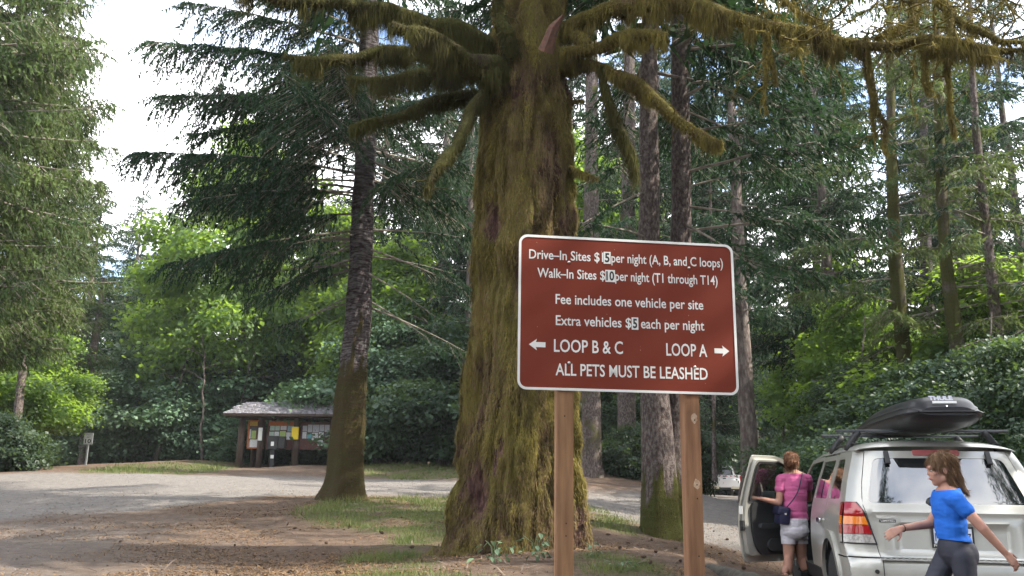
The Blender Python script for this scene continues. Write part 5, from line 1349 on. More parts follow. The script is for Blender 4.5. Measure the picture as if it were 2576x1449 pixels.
WH = [(.88, .36), (3.50, .36)]
for s in (1, -1):
    fl = (s < 0)
    flp = fl  # orientation of the sheet normal
    mp_ = side_map(s); T = .012
    def P(name, outline, holes=(), mats=(M_silver,), off=0.0, thick=T, grid=.06, parent=None): return cpart(name, sheet(outline, mp_, holes, grid, thick, flip=(s > 0), offset=off), list(mats), parent)
    rear_line = [(float(prof(z) + .10), z) for z in (.665, .75, .9, 1.04, 1.12, 1.25, 1.4, 1.52, 1.595)]
    q_hole = smooth_poly([(.50, 1.155), (1.05, 1.15), (1.04, 1.525), (.72, 1.525)], .05)
    qp = P("quarter_panel", rear_line + [(1.105, 1.595), (1.11, 1.12), (1.14, .98), (1.20, .86)] + arch(.88, .36, .455, 52, 137), [q_hole])
    P("side_glass", smooth_poly([(.49, 1.145), (1.06, 1.14), (1.05, 1.535), (.715, 1.535)], .05), (), (M_glassdk,), -.006, 0, .1, qp)
    d_hole = smooth_poly([(1.20, 1.15), (1.93, 1.15), (1.90, 1.53), (1.21, 1.53)], .03)
    rd = P("rear_door", [(1.118, 1.58), (1.975, 1.58), (1.995, 1.12), (1.995, .46), (1.34, .46)] + arch(.88, .36, .455, 16, 48, 6) + [(1.215, .86), (1.152, .98), (1.122, 1.12)], [d_hole])
    P("side_glass", smooth_poly([(1.19, 1.14), (1.94, 1.14), (1.91, 1.54), (1.20, 1.54)], .03), (), (M_glassdk,), -.006, 0, .1, rd)
    V, F = sheet(smooth_poly([(1.30, .905), (1.46, .905), (1.46, .955), (1.30, .955)], .02), mp_, (), .03, .02, flip=(s > 0), offset=.028)
    cpart("door_handle", (V, F), [M_chrome], rd)
    # bumper corner, sill, front fender
    P("bumper_corner", [(float(prof(z) + .10), z) for z in (.31, .45, .60, .655)] + arch(.88, .36, .455, 140, 178, 8) + [(.43, .31)], (), (M_silver,), .004)
    P("sill", [(1.30, .30), (3.08, .30), (3.08, .45), (1.33, .45)], (), (M_trimblk,), .0)
    P("front_fender", [(3.09, .30), (3.09, 1.05), (3.45, 1.03), (4.0, .95), (4.30, .84), (4.36, .55), (4.30, .32), (3.95, .32)] + arch(3.50, .36, .43, 0, 180, 18), (), (M_silver,))
    # flares
    for (cx, czz) in WH:
        ring = arch(cx, czz, .50, 4, 176, 22) + arch(cx, czz, .42, 176, 4, 22)
        P("wheel_flare", ring, (), (M_silver,), .022, .03, .04)
    # pillars and window line
    P("front_pillar", [(2.02, 1.59), (2.74, 1.575), (3.42, 1.06), (3.34, 1.05), (2.72, 1.535), (2.02, 1.55)], (), (M_silver,))
    P("centre_pillar", [(1.985, 1.58), (2.03, 1.58), (2.05, 1.12), (2.05, .46), (2.0, .46), (2.0, 1.12)], (), (M_trimblk,), -.012)
    # wheels
    for (cx, czz) in WH:
        mb = MB(); yo = s * .865
        mb.tube([(cx, yo, czz), (cx, yo - s * .012, czz), (cx, yo - s * .03, czz), (cx, yo - s * .19, czz), (cx, yo - s * .21, czz)], [.30, .335, .352, .352, .32], 40, mi=0)
        w_ = mb.build("wheel", [M_tyre], car); soft(w_, 30)
        mb = MB()
        mb.tube([(cx, yo - s * .02, czz), (cx, yo - s * .02, czz), (cx, yo - s * .16, czz)], [.225, .215, .20], 36, caps=False)
        for k in range(5):
            a = k * 72; d = (math.cos(R(a)), math.sin(R(a))); mb.box((cx + d[0] * .12, yo - s * .03, czz + d[1] * .12), (.20, .03, .06), Matrix.Rotation(-R(a), 4, 'Y'), bevel=.008)
        mb.tube([(cx, yo - s * .0, czz), (cx, yo - s * .05, czz)], [.05, .06], 16)
        mb.tube([(cx, yo - s * .10, czz), (cx, yo - s * .12, czz)], .20, 24)
        mb.build("rim", [M_rim], w_, False)
        mb = MB(); mb.tube([(cx, s * .62, czz), (cx, s * .86, czz)], .435, 24, caps=False); mb.tube([(cx, s * .62, czz), (cx, s * .615, czz)], .435, 24); mb.build("wheel_well", [M_int], car)
    # tail light, bottom to top
    tl = None
    e_ = .004
    bord = [(s * y, z) for y, z in smooth_poly([(.600, .775), (.90, .775), (.90, 1.125), (.735, 1.135), (.665, 1.10)], .02)]
    def tl_sheet(za, zb2, off, m_, parent, inset=0.0):
        """wraps the corner: rear part and side part"""
        zs = np.linspace(za, zb2, 5); inner = lambda z: np.interp(z, [.775, 1.06, 1.125], [.615 + inset, .70 + inset, .745 + inset])
        out1 = [(s * float(inner(z)), z) for z in zs] + [(s * float(rear_edge(z)) * .9995, z) for z in zs[::-1]]
        V1, F1 = sheet(out1, rear_map, (), .025, 0, flip=False, offset=off)
        out2 = [(float(prof(z) + .0995), z) for z in zs] + [(float(prof(z) + .19 - inset), z) for z in zs[::-1]]
        V2, F2 = sheet(out2, mp_, (), .025, 0, flip=(s > 0), offset=off)
        # the rear sheet faces -x
        n = np.cross(V1[F1[:, 1]] - V1[F1[:, 0]], V1[F1[:, 2]] - V1[F1[:, 0]])
        if n[:, 0].mean() > 0:
            V1b, _F = sheet(out1, rear_map, (), .025, 0, flip=True, offset=off); V1, F1 = V1b, _F
        V, F = join([(V1, F1), (V2, F2)])
        return cpart("lens" if parent else "tail_light", (V, F), [m_], parent)
    tl = tl_sheet(.772, 1.128, .010, M_trimblk, None)
    for za, zb2, m_ in ((1.012, 1.118, M_redl), (.938, 1.008, M_amber), (.858, .934, M_redl), (.784, .854, M_clear)):
        tl_sheet(za, zb2, .020, m_, tl, .014)
# rear
def rear(outline, holes=(), grid=.04, thick=.010, off=0.0): return sheet(outline, rear_map, holes, grid, thick, flip=True, offset=off)
half = lambda pts: pts + [(-y, z) for y, z in pts[::-1]]
gate_o = half([(.60, .672), (.625, .80), (.69, 1.06), (.705, 1.12), (.675, 1.30), (.60, 1.59)])
win = smooth_poly(half([(.655, 1.125), (.640, 1.20), (.555, 1.500), (.50, 1.525)]), .045)
lg = cpart("liftgate", rear(gate_o, [win], .028), [M_silver])
cpart("rear_window", rear(smooth_poly(half([(.665, 1.115), (.65, 1.20), (.56, 1.508), (.50, 1.535)]), .045), (), .03, 0, -.004), [M_glassdk], lg)
for s in (1, -1):
    zs = np.linspace(.672, 1.595, 14)
    inn = [(s * float(np.interp(z, [.672, .80, 1.06, 1.12, 1.30, 1.59], [.606, .631, .696, .711, .681, .606])), z) for z in zs]
    outl = [(s * float(rear_edge(z)) * .9995, z) for z in zs[::-1]]
    cpart("rear_corner", rear(inn + outl, (), .03), [M_silver])
cpart("rear_bumper", rear([(-float(rear_edge(z)) * .9995, z) for z in (.31, .45, .60, .66)] + [(float(rear_edge(z)) * .9995, z) for z in (.66, .60, .45, .31)], (), .035), [M_silver])
bmp = [c for c in car.children if c.name.startswith("rear_bumper")][0]
mb = MB(); mb.box((.035, 0, .655), (.085, 1.22, .012), bevel=.004)
for k in range(24): mb.box((.035, -.575 + k * .05, .664), (.070, .012, .006))
o = mb.build("step_pad", [M_grey], bmp)
for s in (.30, -.30):
    mb = MB(); mb.box((-.003, s * 2.0, .56), (.004, .006, .18)); mb.build("seam", [M_trimblk], bmp)
mb = MB(); mb.tube([(.012, .655, .555), (-.004, .655, .555)], .018, 14); mb.build("tow_cap", [M_trimblk], bmp)
mb = MB(); mb.tube([(-.004, -.655, .555), (.012, -.655, .555)], .018, 14); mb.build("tow_cap", [M_trimblk], bmp)
# roof and glass in front
ro = [(x, .689) for x in np.linspace(.405, 2.74, 14)] + [(x, -.689) for x in np.linspace(2.74, .405, 14)]
cpart("roof", sheet(ro, roof_map, (), .055, .01, flip=False), [M_silver])
mb = MB(); mb.add([(2.74, .66, 1.56), (3.42, .78, 1.06), (3.42, -.78, 1.06), (2.74, -.66, 1.56), (2.70, 0, 1.66), (3.50, 0, 1.06)], [(0, 4, 5, 1), (4, 3, 2, 5)]); mb.build("windscreen", [M_glass], car)
mb = MB(); mb.add([(3.42, .80, 1.05), (3.50, 0, 1.08), (3.42, -.80, 1.05), (4.30, .66, .86), (4.42, 0, .90), (4.30, -.66, .86), (4.36, .70, .40), (4.48, 0, .40), (4.36, -.70, .40)], [(0, 1, 4, 3), (1, 2, 5, 4), (3, 4, 7, 6), (4, 5, 8, 7)]); mb.build("hood", [M_silver], car)
# right front door stays shut
cpart("front_door", sheet([(2.01, .46), (3.07, .46), (3.07, 1.06), (2.72, 1.53), (2.05, 1.56), (2.02, 1.12)], side_map(-1), [smooth_poly([(2.10, 1.15), (2.95, 1.14), (2.68, 1.49), (2.12, 1.52)], .03)], .07, .012, flip=False), [M_silver])
cpart("side_glass", sheet(smooth_poly([(2.09, 1.14), (2.96, 1.13), (2.69, 1.50), (2.11, 1.53)], .03), side_map(-1), (), .1, 0, flip=False, offset=-.005), [M_glass])
# interior
mb = MB(); mb.box((2.2, 0, .36), (4.0, 1.60, .12)); mb.box((.42, 0, .78), (.45, 1.35, .75)); mb.box((3.35, 0, .72), (.30, 1.5, .62)); mb.build("cabin_floor", [M_int], car)
mb = MB(); mb.box((1.00, 0, .95), (.9, 1.40, .34)); mb.build("cargo_cover", [M_int], car)
for s in (1, -1):
    mb = MB(); mb.box((2.35, s * .38, .62), (.55, .52, .20), bevel=.06); mb.box((2.08, s * .38, .98), (.16, .50, .66), Matrix.Rotation(R(-12), 4, 'Y'), bevel=.06); mb.box((2.00, s * .38, 1.38), (.10, .26, .18), bevel=.04); st = mb.build("seat", [M_int], car)
mb = MB(); mb.box((1.35, 0, .95), (.16, 1.3, .6), Matrix.Rotation(R(-12), 4, 'Y'), bevel=.05); mb.build("rear_seat", [M_int], car)
mb = MB(); a_ = np.linspace(0, 2 * math.pi, 25); mb.tube(np.c_[3.0 + .06 * np.sin(a_), .38 + .18 * np.cos(a_), .98 + .18 * np.sin(a_)], .015, 6, caps=False); mb.build("steering_wheel", [M_trimblk], car)
mb = MB(); mb.box((3.2, 0, .95), (.35, 1.5, .22), bevel=.05); mb.build("dashboard", [M_int], car)
# details of the liftgate
def on_rear(name, outline, m_, off, thick=.008, grid=.03, parent=lg): return cpart(name, sheet(outline, rear_map, (), grid, thick, flip=True, offset=off), [m_], parent)
bl = cpart("brake_light", sheet(smooth_poly([(.20, 1.548), (-.20, 1.548), (-.20, 1.592), (.20, 1.592)], .018), rear_map, (), .03, .012, flip=True, offset=.012), [M_brake])
for s in (.43, -.43):
    a = rear_map(np.array([s, s]), np.array([1.46, 1.575])); mb = MB(); d = (a[1] - a[0]); c = a.mean(0) + np.array((-.022, 0, .010))
    mb.box(c, (.024, .045, .135), Matrix.Rotation(math.atan2(d[0], d[2]), 4, 'Y'), bevel=.008); mb.build("window_hinge", [M_trimblk], lg)
a = rear_map(np.array([.0]), np.array([1.09]))[0]
mb = MB(); mb.box(a + np.array((-.012, .0, 0)), (.025, .14, .018), bevel=.006); mb.build("window_latch", [M_silver], lg)
a = rear_map(np.array([.13]), np.array([1.135]))[0]; mb = MB(); mb.tube([a + np.array((.0, 0, 0)), a + np.array((-.02, 0, .005))], [.05, .02], 14); mb.build("wiper_pivot", [M_trimblk], lg)
pz0, pz1, pc = .775, .925, 0.0
mb = MB(); mb.box((.092, pc, .848), (.014, .345, .185), bevel=.012); fr_ = mb.build("plate_frame", [M_trimblk], lg)
mb = MB(); mb.box((.083, pc, .857), (.006, .305, .125)); pl = mb.build("number_plate", [mat("number plate", (.62, .66, .78), .4)], lg)
def rtext(s, y0, y1, z, cap, m_, name, parent, x=.078, bold=.01, shear=0.0):
    """lettering on the rear, read from behind (left is +y)"""
    o = text_mesh(s, 0, abs(y1 - y0), z, cap, m_, name, None, y=0, bold=bold, shear=shear)
    V = np.array([v.co[:] for v in o.data.vertices]); W2 = np.c_[np.full(len(V), x), y0 - V[:, 0], V[:, 2]]
    o.data.vertices.foreach_set("co", W2.astype(np.float32).ravel()); o.data.update(); o.parent = parent; return o
rtext("WASHINGTON", pc + .12, pc - .12, .902, .017, mat("plate ink", (.08, .10, .25), .5), "lettering", pl)
rtext("7", pc - .115, pc - .145, .815, .065, M_black, "lettering", pl); rtext("I", pc + .145, pc + .138, .815, .065, M_black, "lettering", pl)
rtext("FO", pc + .158, pc + .112, .768, .020, M_white, "lettering", fr_, x=.0835, bold=.02); rtext("IES", pc - .112, pc - .158, .768, .020, M_white, "lettering", fr_, x=.0835, bold=.02)
M_badge = mat("badge chrome", (.85, .85, .85), .15, metal=.6)
xb = float(rear_map(np.array([.55]), np.array([1.0]))[0, 0])
b1 = rtext("ESCAPE", .615, .44, 1.000, .020, M_badge, "badge", lg, x=xb - .020, bold=.03, shear=-.3)
mb = MB(); mb.box((xb - .012, .520, .975), (.012, .135, .024)); bp_ = mb.build("badge_backing", [M_trimblk], lg)
rtext("LIMITED", .580, .462, .968, .015, M_badge, "badge", bp_, x=xb - .020, bold=.03, shear=-.3)
# open driver door, hinged at x = 3.08
OPEN = R(44)
def door_world(V, hinge=(3.085, .875)):
    """closed-door coordinates -> opened about the vertical hinge line"""
    V = np.array(V, float); d = V[:, :2] - np.array(hinge); c, s = math.cos(-OPEN), math.sin(-OPEN)
    V[:, 0] = hinge[0] + d[:, 0] * c - d[:, 1] * s; V[:, 1] = hinge[1] + d[:, 0] * s + d[:, 1] * c
    return V
def dpart(name, shp, m_, parent=None, ang=35):
    V, F = shp; return cpart(name, (door_world(V), F), [m_], parent, ang)
d_out = [(3.07, .46), (3.07, 1.08), (2.72, 1.52), (2.62, 1.585), (2.46, 1.615), (2.04, 1.615), (2.015, 1.12), (2.015, .80), (2.06, .47), (2.10, .42), (2.98, .42)]
d_hole = smooth_poly([(2.085, 1.13), (2.94, 1.12), (2.66, 1.50), (2.48, 1.555), (2.10, 1.56)], .05)
sm1 = side_map(1)
dr = dpart("front_door", sheet(smooth_poly(d_out, .03, 2), sm1, [d_hole], .05, .022, flip=True), M_silver)
dpart("door_inner_frame", sheet(smooth_poly([(3.03, .48), (3.03, 1.07), (2.70, 1.50), (2.46, 1.585), (2.065, 1.585), (2.045, 1.12), (2.045, .80), (2.09, .50)], .04, 3), sm1, [d_hole], .05, .05, flip=True, offset=-.023), M_silver, dr)
dpart("window_glass", sheet(smooth_poly([(2.07, 1.11), (2.96, 1.10), (2.67, 1.51), (2.48, 1.57), (2.08, 1.575)], .05), sm1, (), .1, 0, flip=True, offset=-.03), M_glass, dr)
dpart("window_seal", sheet(smooth_poly([(2.075, 1.115), (2.955, 1.105), (2.665, 1.508), (2.48, 1.568), (2.09, 1.572)], .05), sm1, [smooth_poly([(2.10, 1.14), (2.92, 1.13), (2.645, 1.49), (2.475, 1.545), (2.112, 1.548)], .05)], .05, .012, flip=True, offset=-.074), M_trimblk, dr)
trim_o = smooth_poly([(3.02, .50), (3.02, 1.10), (2.12, 1.11), (2.13, .95), (2.15, .78), (2.19, .60), (2.27, .50)], .06, 5)
tr = dpart("door_trim", sheet(trim_o, sm1, (), .06, .03, flip=True, offset=-.072), M_trimblk, dr)
dpart("armrest", sheet(smooth_poly([(3.0, .84), (2.25, .86), (2.22, .81), (3.0, .78)], .03), sm1, (), .05, .05, flip=True, offset=-.10), M_int, dr)
dpart("door_pocket", sheet(smooth_poly([(2.98, .54), (2.98, .68), (2.42, .68), (2.36, .60), (2.40, .54)], .05), sm1, (), .05, .03, flip=True, offset=-.10), M_int, dr)
mb = MB(); mb.box((2.02, .835, .83), (.02, .05, .11)); mb.box((2.005, .835, .80), (.02, .02, .04)); V = door_world(mb.v); mb.v = [tuple(v) for v in V]; mb.build("door_latch", [M_trimblk], dr)
mb = MB(); mb.box((2.012, .835, 1.0), (.004, .05, .09)); V = door_world(mb.v); mb.v = [tuple(v) for v in V]; mb.build("tyre_label", [M_white], dr)
mb = MB(); mb.box((2.76, 1.0, 1.14), (.10, .22, .15), bevel=.04); V = door_world(mb.v); mb.v = [tuple(v) for v in V]; mb.build("wing_mirror", [M_trimblk], dr)
mb = MB(); mb.box((2.76, -1.0, 1.14), (.10, .22, .15), bevel=.04); mb.build("wing_mirror", [M_trimblk], car)

# roof rack
M_bar = mat("rack bar", (.030, .032, .040), .35, var=(.10, .11, .12), vscale=3, coat=.3)
cen = lambda x, y, z: tuple((Matrix.Translation(car.location) @ Matrix.Rotation(car.rotation_euler[2], 4, 'Z') @ Vector((x, y, z))))
rack = thing("roof_rack", "black roof rack of two crossbars on the silver car's roof", "roof rack", tuple(car.location), car.rotation_euler[2])
RZ = 1.795
for bx in (.80, 1.62):
    mb = MB(); mb.box((bx, 0, RZ), (.045, 1.56, .028), bevel=.010); mb.build("crossbar", [M_bar], rack)
    for s in (1, -1):
        mb = MB(); mb.tube([(bx, s * .56, RZ - .008), (bx, s * .60, RZ - .05), (bx, s * .655, 1.66), (bx, s * .68, 1.605)], [.036, .032, .036, .030], 8); mb.build("foot", [M_trimblk], rack, True)
for s in (1, -1):
    mb = MB(); mb.tube([(.62, s * .63, 1.665), (.8, s * .63, 1.675), (2.3, s * .63, 1.665)], .012, 6); mb.build("side_rail", [M_trimblk], rack, True)
# roof box
M_box = mat("black box shell", (.010, .010, .013), .38, spec=.5, bump=.12, bscale=350, bdist=.001, var=(.017, .017, .021), vscale=3)
bx_t = thing("roof_box", "black aerodynamic roof cargo box on top of the silver car", "roof box", tuple(car.location), car.rotation_euler[2])
def box_shell(lower):
    ns, na = 60, 48; V = []
    for i in range(ns):
        s = i / (ns - 1); x = .02 + 2.85 * s; e = 1 - abs(2 * s - 1) ** 14
        w = np.interp(s, [0, .04, .12, .5, .8, .95, 1], [.24, .315, .345, .35, .32, .28, .20]); h = np.interp(s, [0, .015, .05, .16, .35, .6, .85, 1], [.045, .10, .150, .168, .180, .172, .11, .03])
        dn = np.interp(s, [0, .03, .10, .25, .8, 1], [.03, .075, .115, .125, .085, .02])
        yc = -.04; zc = np.interp(s, [0, .1, .5, 1], [1.915, 1.910, 1.905, 1.895])
        for k in range(na + 1):
            t = k / na * math.pi
            cs, sn = math.cos(t), math.sin(t); py = abs(cs) ** (2 / 3.6) * np.sign(cs); pzz = abs(sn) ** (2 / 2.6)
            inset = 0
            if not lower and pzz > .10: inset = .022 * np.clip((pzz - .10) / .05, 0, 1) + .020 * np.clip((pzz - .38) / .06, 0, 1)
            V.append((x, yc + py * (w - inset), zc + (-dn if lower else h) * pzz))
    F = [(i * (na + 1) + k, (i + 1) * (na + 1) + k, (i + 1) * (na + 1) + k + 1, i * (na + 1) + k + 1) for i in range(ns - 1) for k in range(na)]
    b = len(V); V.append((.02, -.04, 1.915)); e0 = [(k, k + 1, b) for k in range(na)]
    F3 = e0
    mb = MB(); mb.add(V, F + F3); o = mb.build("lid" if not lower else "base", [M_box], bx_t, True); return soft(o, 40)
box_shell(False); base_ = box_shell(True)
mb = MB(); pts = []
for sgn_ in (1, -1):
    for s in (np.linspace(0, 1, 30) if sgn_ == 1 else np.linspace(1, 0, 30)):
        w = np.interp(s, [0, .04, .12, .5, .8, .95, 1], [.24, .315, .345, .35, .32, .28, .20]) + .004
        pts.append((  .015 + 2.86 * s, -.04 + sgn_ * w, np.interp(s, [0, .1, .5, 1], [1.915, 1.910, 1.905, 1.895])))
pts.append(pts[0]); mb.tube(pts, .010, 6, caps=False); mb.build("seam_lip", [M_box], bx_t, True)
M_silv2 = mat("silver lettering", (.42, .42, .46), .35, metal=.5)
tx = rtext("THULE", .10, -.10, 2.022, .036, M_silv2, "lettering", bx_t, x=.0, bold=.05)
Vt = np.array([v.co[:] for v in tx.data.vertices]); Vt[:, 0] = .058 + (Vt[:, 2] - 2.022) * .55; tx.data.vertices.foreach_set("co", Vt.astype(np.float32).ravel())
mb = MB(); mb.box((.034, -.02, 2.000), (.006, .20, .022), Matrix.Rotation(R(22), 4, 'Y')); mb.build("white_sticker", [M_white], bx_t)
mb = MB(); mb.tube([(.018, -.03, 1.955), (.008, -.03, 1.965)], .008, 10); mb.build("lock", [M_chrome], bx_t)
print("car done")
# ------------------------------------------------------------------ people
M_skin = mat("skin", (.48, .27, .20), .68, spec=.3, var=(.40, .21, .16), vscale=9, bump=.05, bscale=120, bdist=.002)
M_skin.node_tree.nodes['Principled BSDF'].inputs['Subsurface Weight'].default_value = .08
M_skin.node_tree.nodes['Principled BSDF'].inputs['Subsurface Radius'].default_value = (.02, .008, .004)
M_pink = mat("pink jersey", (.60, .145, .32), .85, spec=.2, var=(.52, .11, .27), vscale=10, bump=.2, bscale=250, bdist=.001)
M_shorts = mat("pale grey shorts cloth", (.60, .58, .63), .85, spec=.2, var=(.52, .50, .56), vscale=12, bump=.2, bscale=200, bdist=.001)
M_blue = mat("blue jersey", (.022, .15, .62), .8, spec=.25, var=(.016, .12, .52), vscale=9, bump=.2, bscale=250, bdist=.001)
M_navy = mat("dark leggings", (.030, .032, .050), .7, var=(.022, .024, .040), vscale=8)
M_hairr = mat("reddish brown hair", (.15, .065, .032), .5, spec=.4, var=(.26, .125, .06), vscale=60, stretch=(1, 1, .15), bump=.6, bscale=180)
M_hairb = mat("light brown hair", (.12, .064, .032), .5, spec=.4, var=(.24, .14, .07), vscale=50, stretch=(1, 1, .15), bump=.6, bscale=160)
M_bag = mat("navy bag leather", (.018, .018, .055), .45)
M_eye = mat("eye", (.75, .75, .72), .2); M_iris = mat("iris", (.04, .03, .02), .2); M_lip = mat("lip", (.42, .13, .12), .5)
M_band = mat("dark band", (.02, .02, .02), .6)

def uv_prim(kind, *a):
    """rounded primitives used as clay: 'cap' p0 p1 r0 r1 or 'ell' centre radii rotation"""
    n, k = 16, 8; V, F = [], []
    if kind == 'cap':
        p0, p1, r0, r1 = [np.array(x, float) if i < 2 else float(x) for i, x in enumerate(a[:4])]
        d = p1 - p0; L = np.linalg.norm(d); d = d / (L + 1e-9)
        rings = [(p0 - d * r0 * math.cos(t), r0 * math.sin(t)) for t in np.linspace(.12, math.pi / 2, k)] + [(p1 + d * r1 * math.sin(t), r1 * math.cos(t)) for t in np.linspace(0, math.pi / 2 - .12, k)]
        pts = np.array([r[0] for r in rings]); rad = np.array([r[1] for r in rings])
        nn = np.cross(d, (0, 0, 1.0)); nn = np.cross(d, (0, 1.0, 0)) if np.linalg.norm(nn) < .1 else nn; nn = nn / np.linalg.norm(nn); bb = np.cross(d, nn)
        an = np.arange(n) / n * 6.28318
        V = (pts[:, None] + rad[:, None, None] * (np.cos(an)[None, :, None] * nn + np.sin(an)[None, :, None] * bb)).reshape(-1, 3); m_ = len(rings)
    else:
        c, r, rot = np.array(a[0], float), np.array(a[1], float), (a[2] if len(a) > 2 else None)
        th = np.linspace(.10, math.pi - .10, 14); an = np.arange(n) / n * 6.28318
        V = np.array([(math.sin(t) * math.cos(x), math.sin(t) * math.sin(x), -math.cos(t)) for t in th for x in an]) * r; m_ = 14
        if rot is not None: V = V @ np.array(rot.to_3x3()).T
        V = V + c
    F = [(i * n + j, i * n + (j + 1) % n, (i + 1) * n + (j + 1) % n, (i + 1) * n + j) for i in range(m_ - 1) for j in range(n)]
    F += [tuple(range(n))[::-1], tuple((m_ - 1) * n + j for j in range(n))]
    return V, F
def clay(name, prims, mats, parent, O, voxel=.007, smooth=6, cuts=(), wrinkle=0.0, wscale=14, seed=0, wdir=None):
    mb = MB()
    for p in prims:
        V, F = uv_prim(*p); mb.add(V - np.array(O), F)
    tmp = mb.build("tmp", mats)
    md = tmp.modifiers.new("r", 'REMESH'); md.mode = 'VOXEL'; md.voxel_size = voxel
    ms = tmp.modifiers.new("s", 'SMOOTH'); ms.iterations = smooth; ms.factor = .5
    dg = bpy.context.evaluated_depsgraph_get(); me = bpy.data.meshes.new_from_object(tmp.evaluated_get(dg)); bpy.data.objects.remove(tmp)
    if wrinkle:
        n = len(me.vertices); co = np.empty(n * 3, np.float32); me.vertices.foreach_get("co", co); co = co.reshape(-1, 3); nr = np.empty(n * 3, np.float32); me.vertices.foreach_get("normal", nr); nr = nr.reshape(-1, 3)
        sc_ = np.array(wdir if wdir is not None else (1, 1, 2.2)); h = (np.abs(fbm(co * sc_, wscale, 3, seed) - .5) * 4 - .5) * wrinkle
        me.vertices.foreach_set("co", (co + nr * h[:, None]).astype(np.float32).ravel())
    if cuts:
        bm = bmesh.new(); bm.from_mesh(me)
        for (pc, pn) in cuts: bmesh.ops.bisect_plane(bm, geom=bm.verts[:] + bm.edges[:] + bm.faces[:], plane_co=Vector(np.array(pc) - np.array(O)), plane_no=Vector(pn), clear_outer=True)
        bm.to_mesh(me); bm.free()
    me.materials.clear()
    for x in (mats if isinstance(mats, (list, tuple)) else [mats]): me.materials.append(x)
    me.polygons.foreach_set("material_index", [0] * len(me.polygons)); me.polygons.foreach_set("use_smooth", [True] * len(me.polygons)); me.update(); me.name = name
    return obj(name, me, parent)
def hand_prims(wrist, d, nrm, size=1.0, curl=.35, thumb_side=1, spread=.16):
    """wrist point, direction of the hand, normal of its back"""
    wrist, d, nrm = np.array(wrist, float), unit(np.array(d, float)), unit(np.array(nrm, float)); nrm = unit(nrm - d * (nrm @ d)); s = np.cross(d, nrm) * thumb_side
    L = .19 * size; pr = []
    palm = wrist + d * L * .27
    for k in (-1.5, -.5, .5, 1.5):
        pr.append(('cap', wrist + d * L * .06 + s * k * .010 * size, wrist + d * L * .50 + s * k * .019 * size, .013 * size, .012 * size))
    ln = {1.5: .40, .5: .46, -.5: .43, -1.5: .33}
    for k, l in ln.items():
        p = wrist + d * L * .50 + s * k * .0195 * size; a = 0
        fd = unit(d + s * k * spread * .35)
        for j, f in enumerate((.45, .32, .23)):
            a += curl * (.6 + .5 * j); dd = fd * math.cos(a) - nrm * math.sin(a); q = p + dd * L * l * f * 1.05
            r = .0085 * size * (1 - .12 * j); pr.append(('cap', p, q, r, r * .92)); p = q
    p = wrist + d * L * .12 + s * .022 * size; td = unit(d * .75 + s * .75 - nrm * .25)
    for j, f in enumerate((.20, .17, .13)):
        q = p + td * L * f; pr.append(('cap', p, q, (.012 - .0015 * j) * size, (.0105 - .0015 * j) * size)); p = q; td = unit(td + d * .35 - s * .15)
    return pr
def head_prims(c, fwd, up, s=1.0):
    """skull centre c, facing fwd; s is scale (1 = head 0.23 m high)"""
    c, f = np.array(c, float), unit(np.array(fwd, float)); u = unit(np.array(up, float) - f * (np.array(up) @ f)); r = np.cross(f, u)
    Mx = Matrix(((r[0], f[0], u[0]), (r[1], f[1], u[1]), (r[2], f[2], u[2])))
    P = lambda x, y, z: c + (r * x + f * y + u * z) * s
    pr = [('ell', P(0, -.008, .03), (.074 * s, .093 * s, .085 * s), Mx.to_4x4()), ('ell', P(0, .028, -.03), (.058 * s, .062 * s, .078 * s), Mx.to_4x4()),
          ('cap', P(0, .060, -.085), P(0, .045, -.075), .022 * s, .03 * s), ('cap', P(-.045, .0, -.06), P(0, .058, -.088), .022 * s, .022 * s), ('cap', P(.045, .0, -.06), P(0, .058, -.088), .022 * s, .022 * s),
          ('cap', P(0, .082, .010), P(0, .095, -.018), .008 * s, .0105 * s), ('cap', P(-.03, .078, .025), P(.03, .078, .025), .014 * s, .014 * s),
          ('cap', P(-.012, .086, -.052), P(.012, .086, -.052), .009 * s, .009 * s), ('ell', P(.040, .058, -.018), (.020 * s, .022 * s, .022 * s)), ('ell', P(-.040, .058, -.018), (.020 * s, .022 * s, .022 * s)),
          ('ell', P(.076, -.008, -.005), (.010 * s, .018 * s, .030 * s), Mx.to_4x4()), ('ell', P(-.076, -.008, -.005), (.010 * s, .018 * s, .030 * s), Mx.to_4x4())]
    return pr, P, Mx
def face_parts(P, Mx, s, parent, O):
    for sx in (-1, 1):
        mb = MB(); V, F = uv_prim('ell', P(sx * .031, .075, .004), (.0100 * s, .0085 * s, .0060 * s), Mx.to_4x4()); mb.add(V - O, F); e = mb.build("eye", [M_eye], parent, True)
        mb = MB(); V, F = uv_prim('ell', P(sx * .032, .083, .004), (.0048 * s, .0048 * s, .0048 * s)); mb.add(V - O, F); mb.build("iris", [M_iris], e, True)
        mb = MB(); V, F = uv_prim('cap', P(sx * .018, .090, .028), P(sx * .045, .078, .030), .0035 * s, .003 * s); mb.add(V - O, F); mb.build("eyebrow", [M_hairb], parent, True)
    mb = MB(); V, F = uv_prim('cap', P(-.018, .091, -.053), P(.018, .091, -.053), .0045 * s, .0045 * s); mb.add(V - O, F); mb.build("mouth", [M_lip], parent, True)
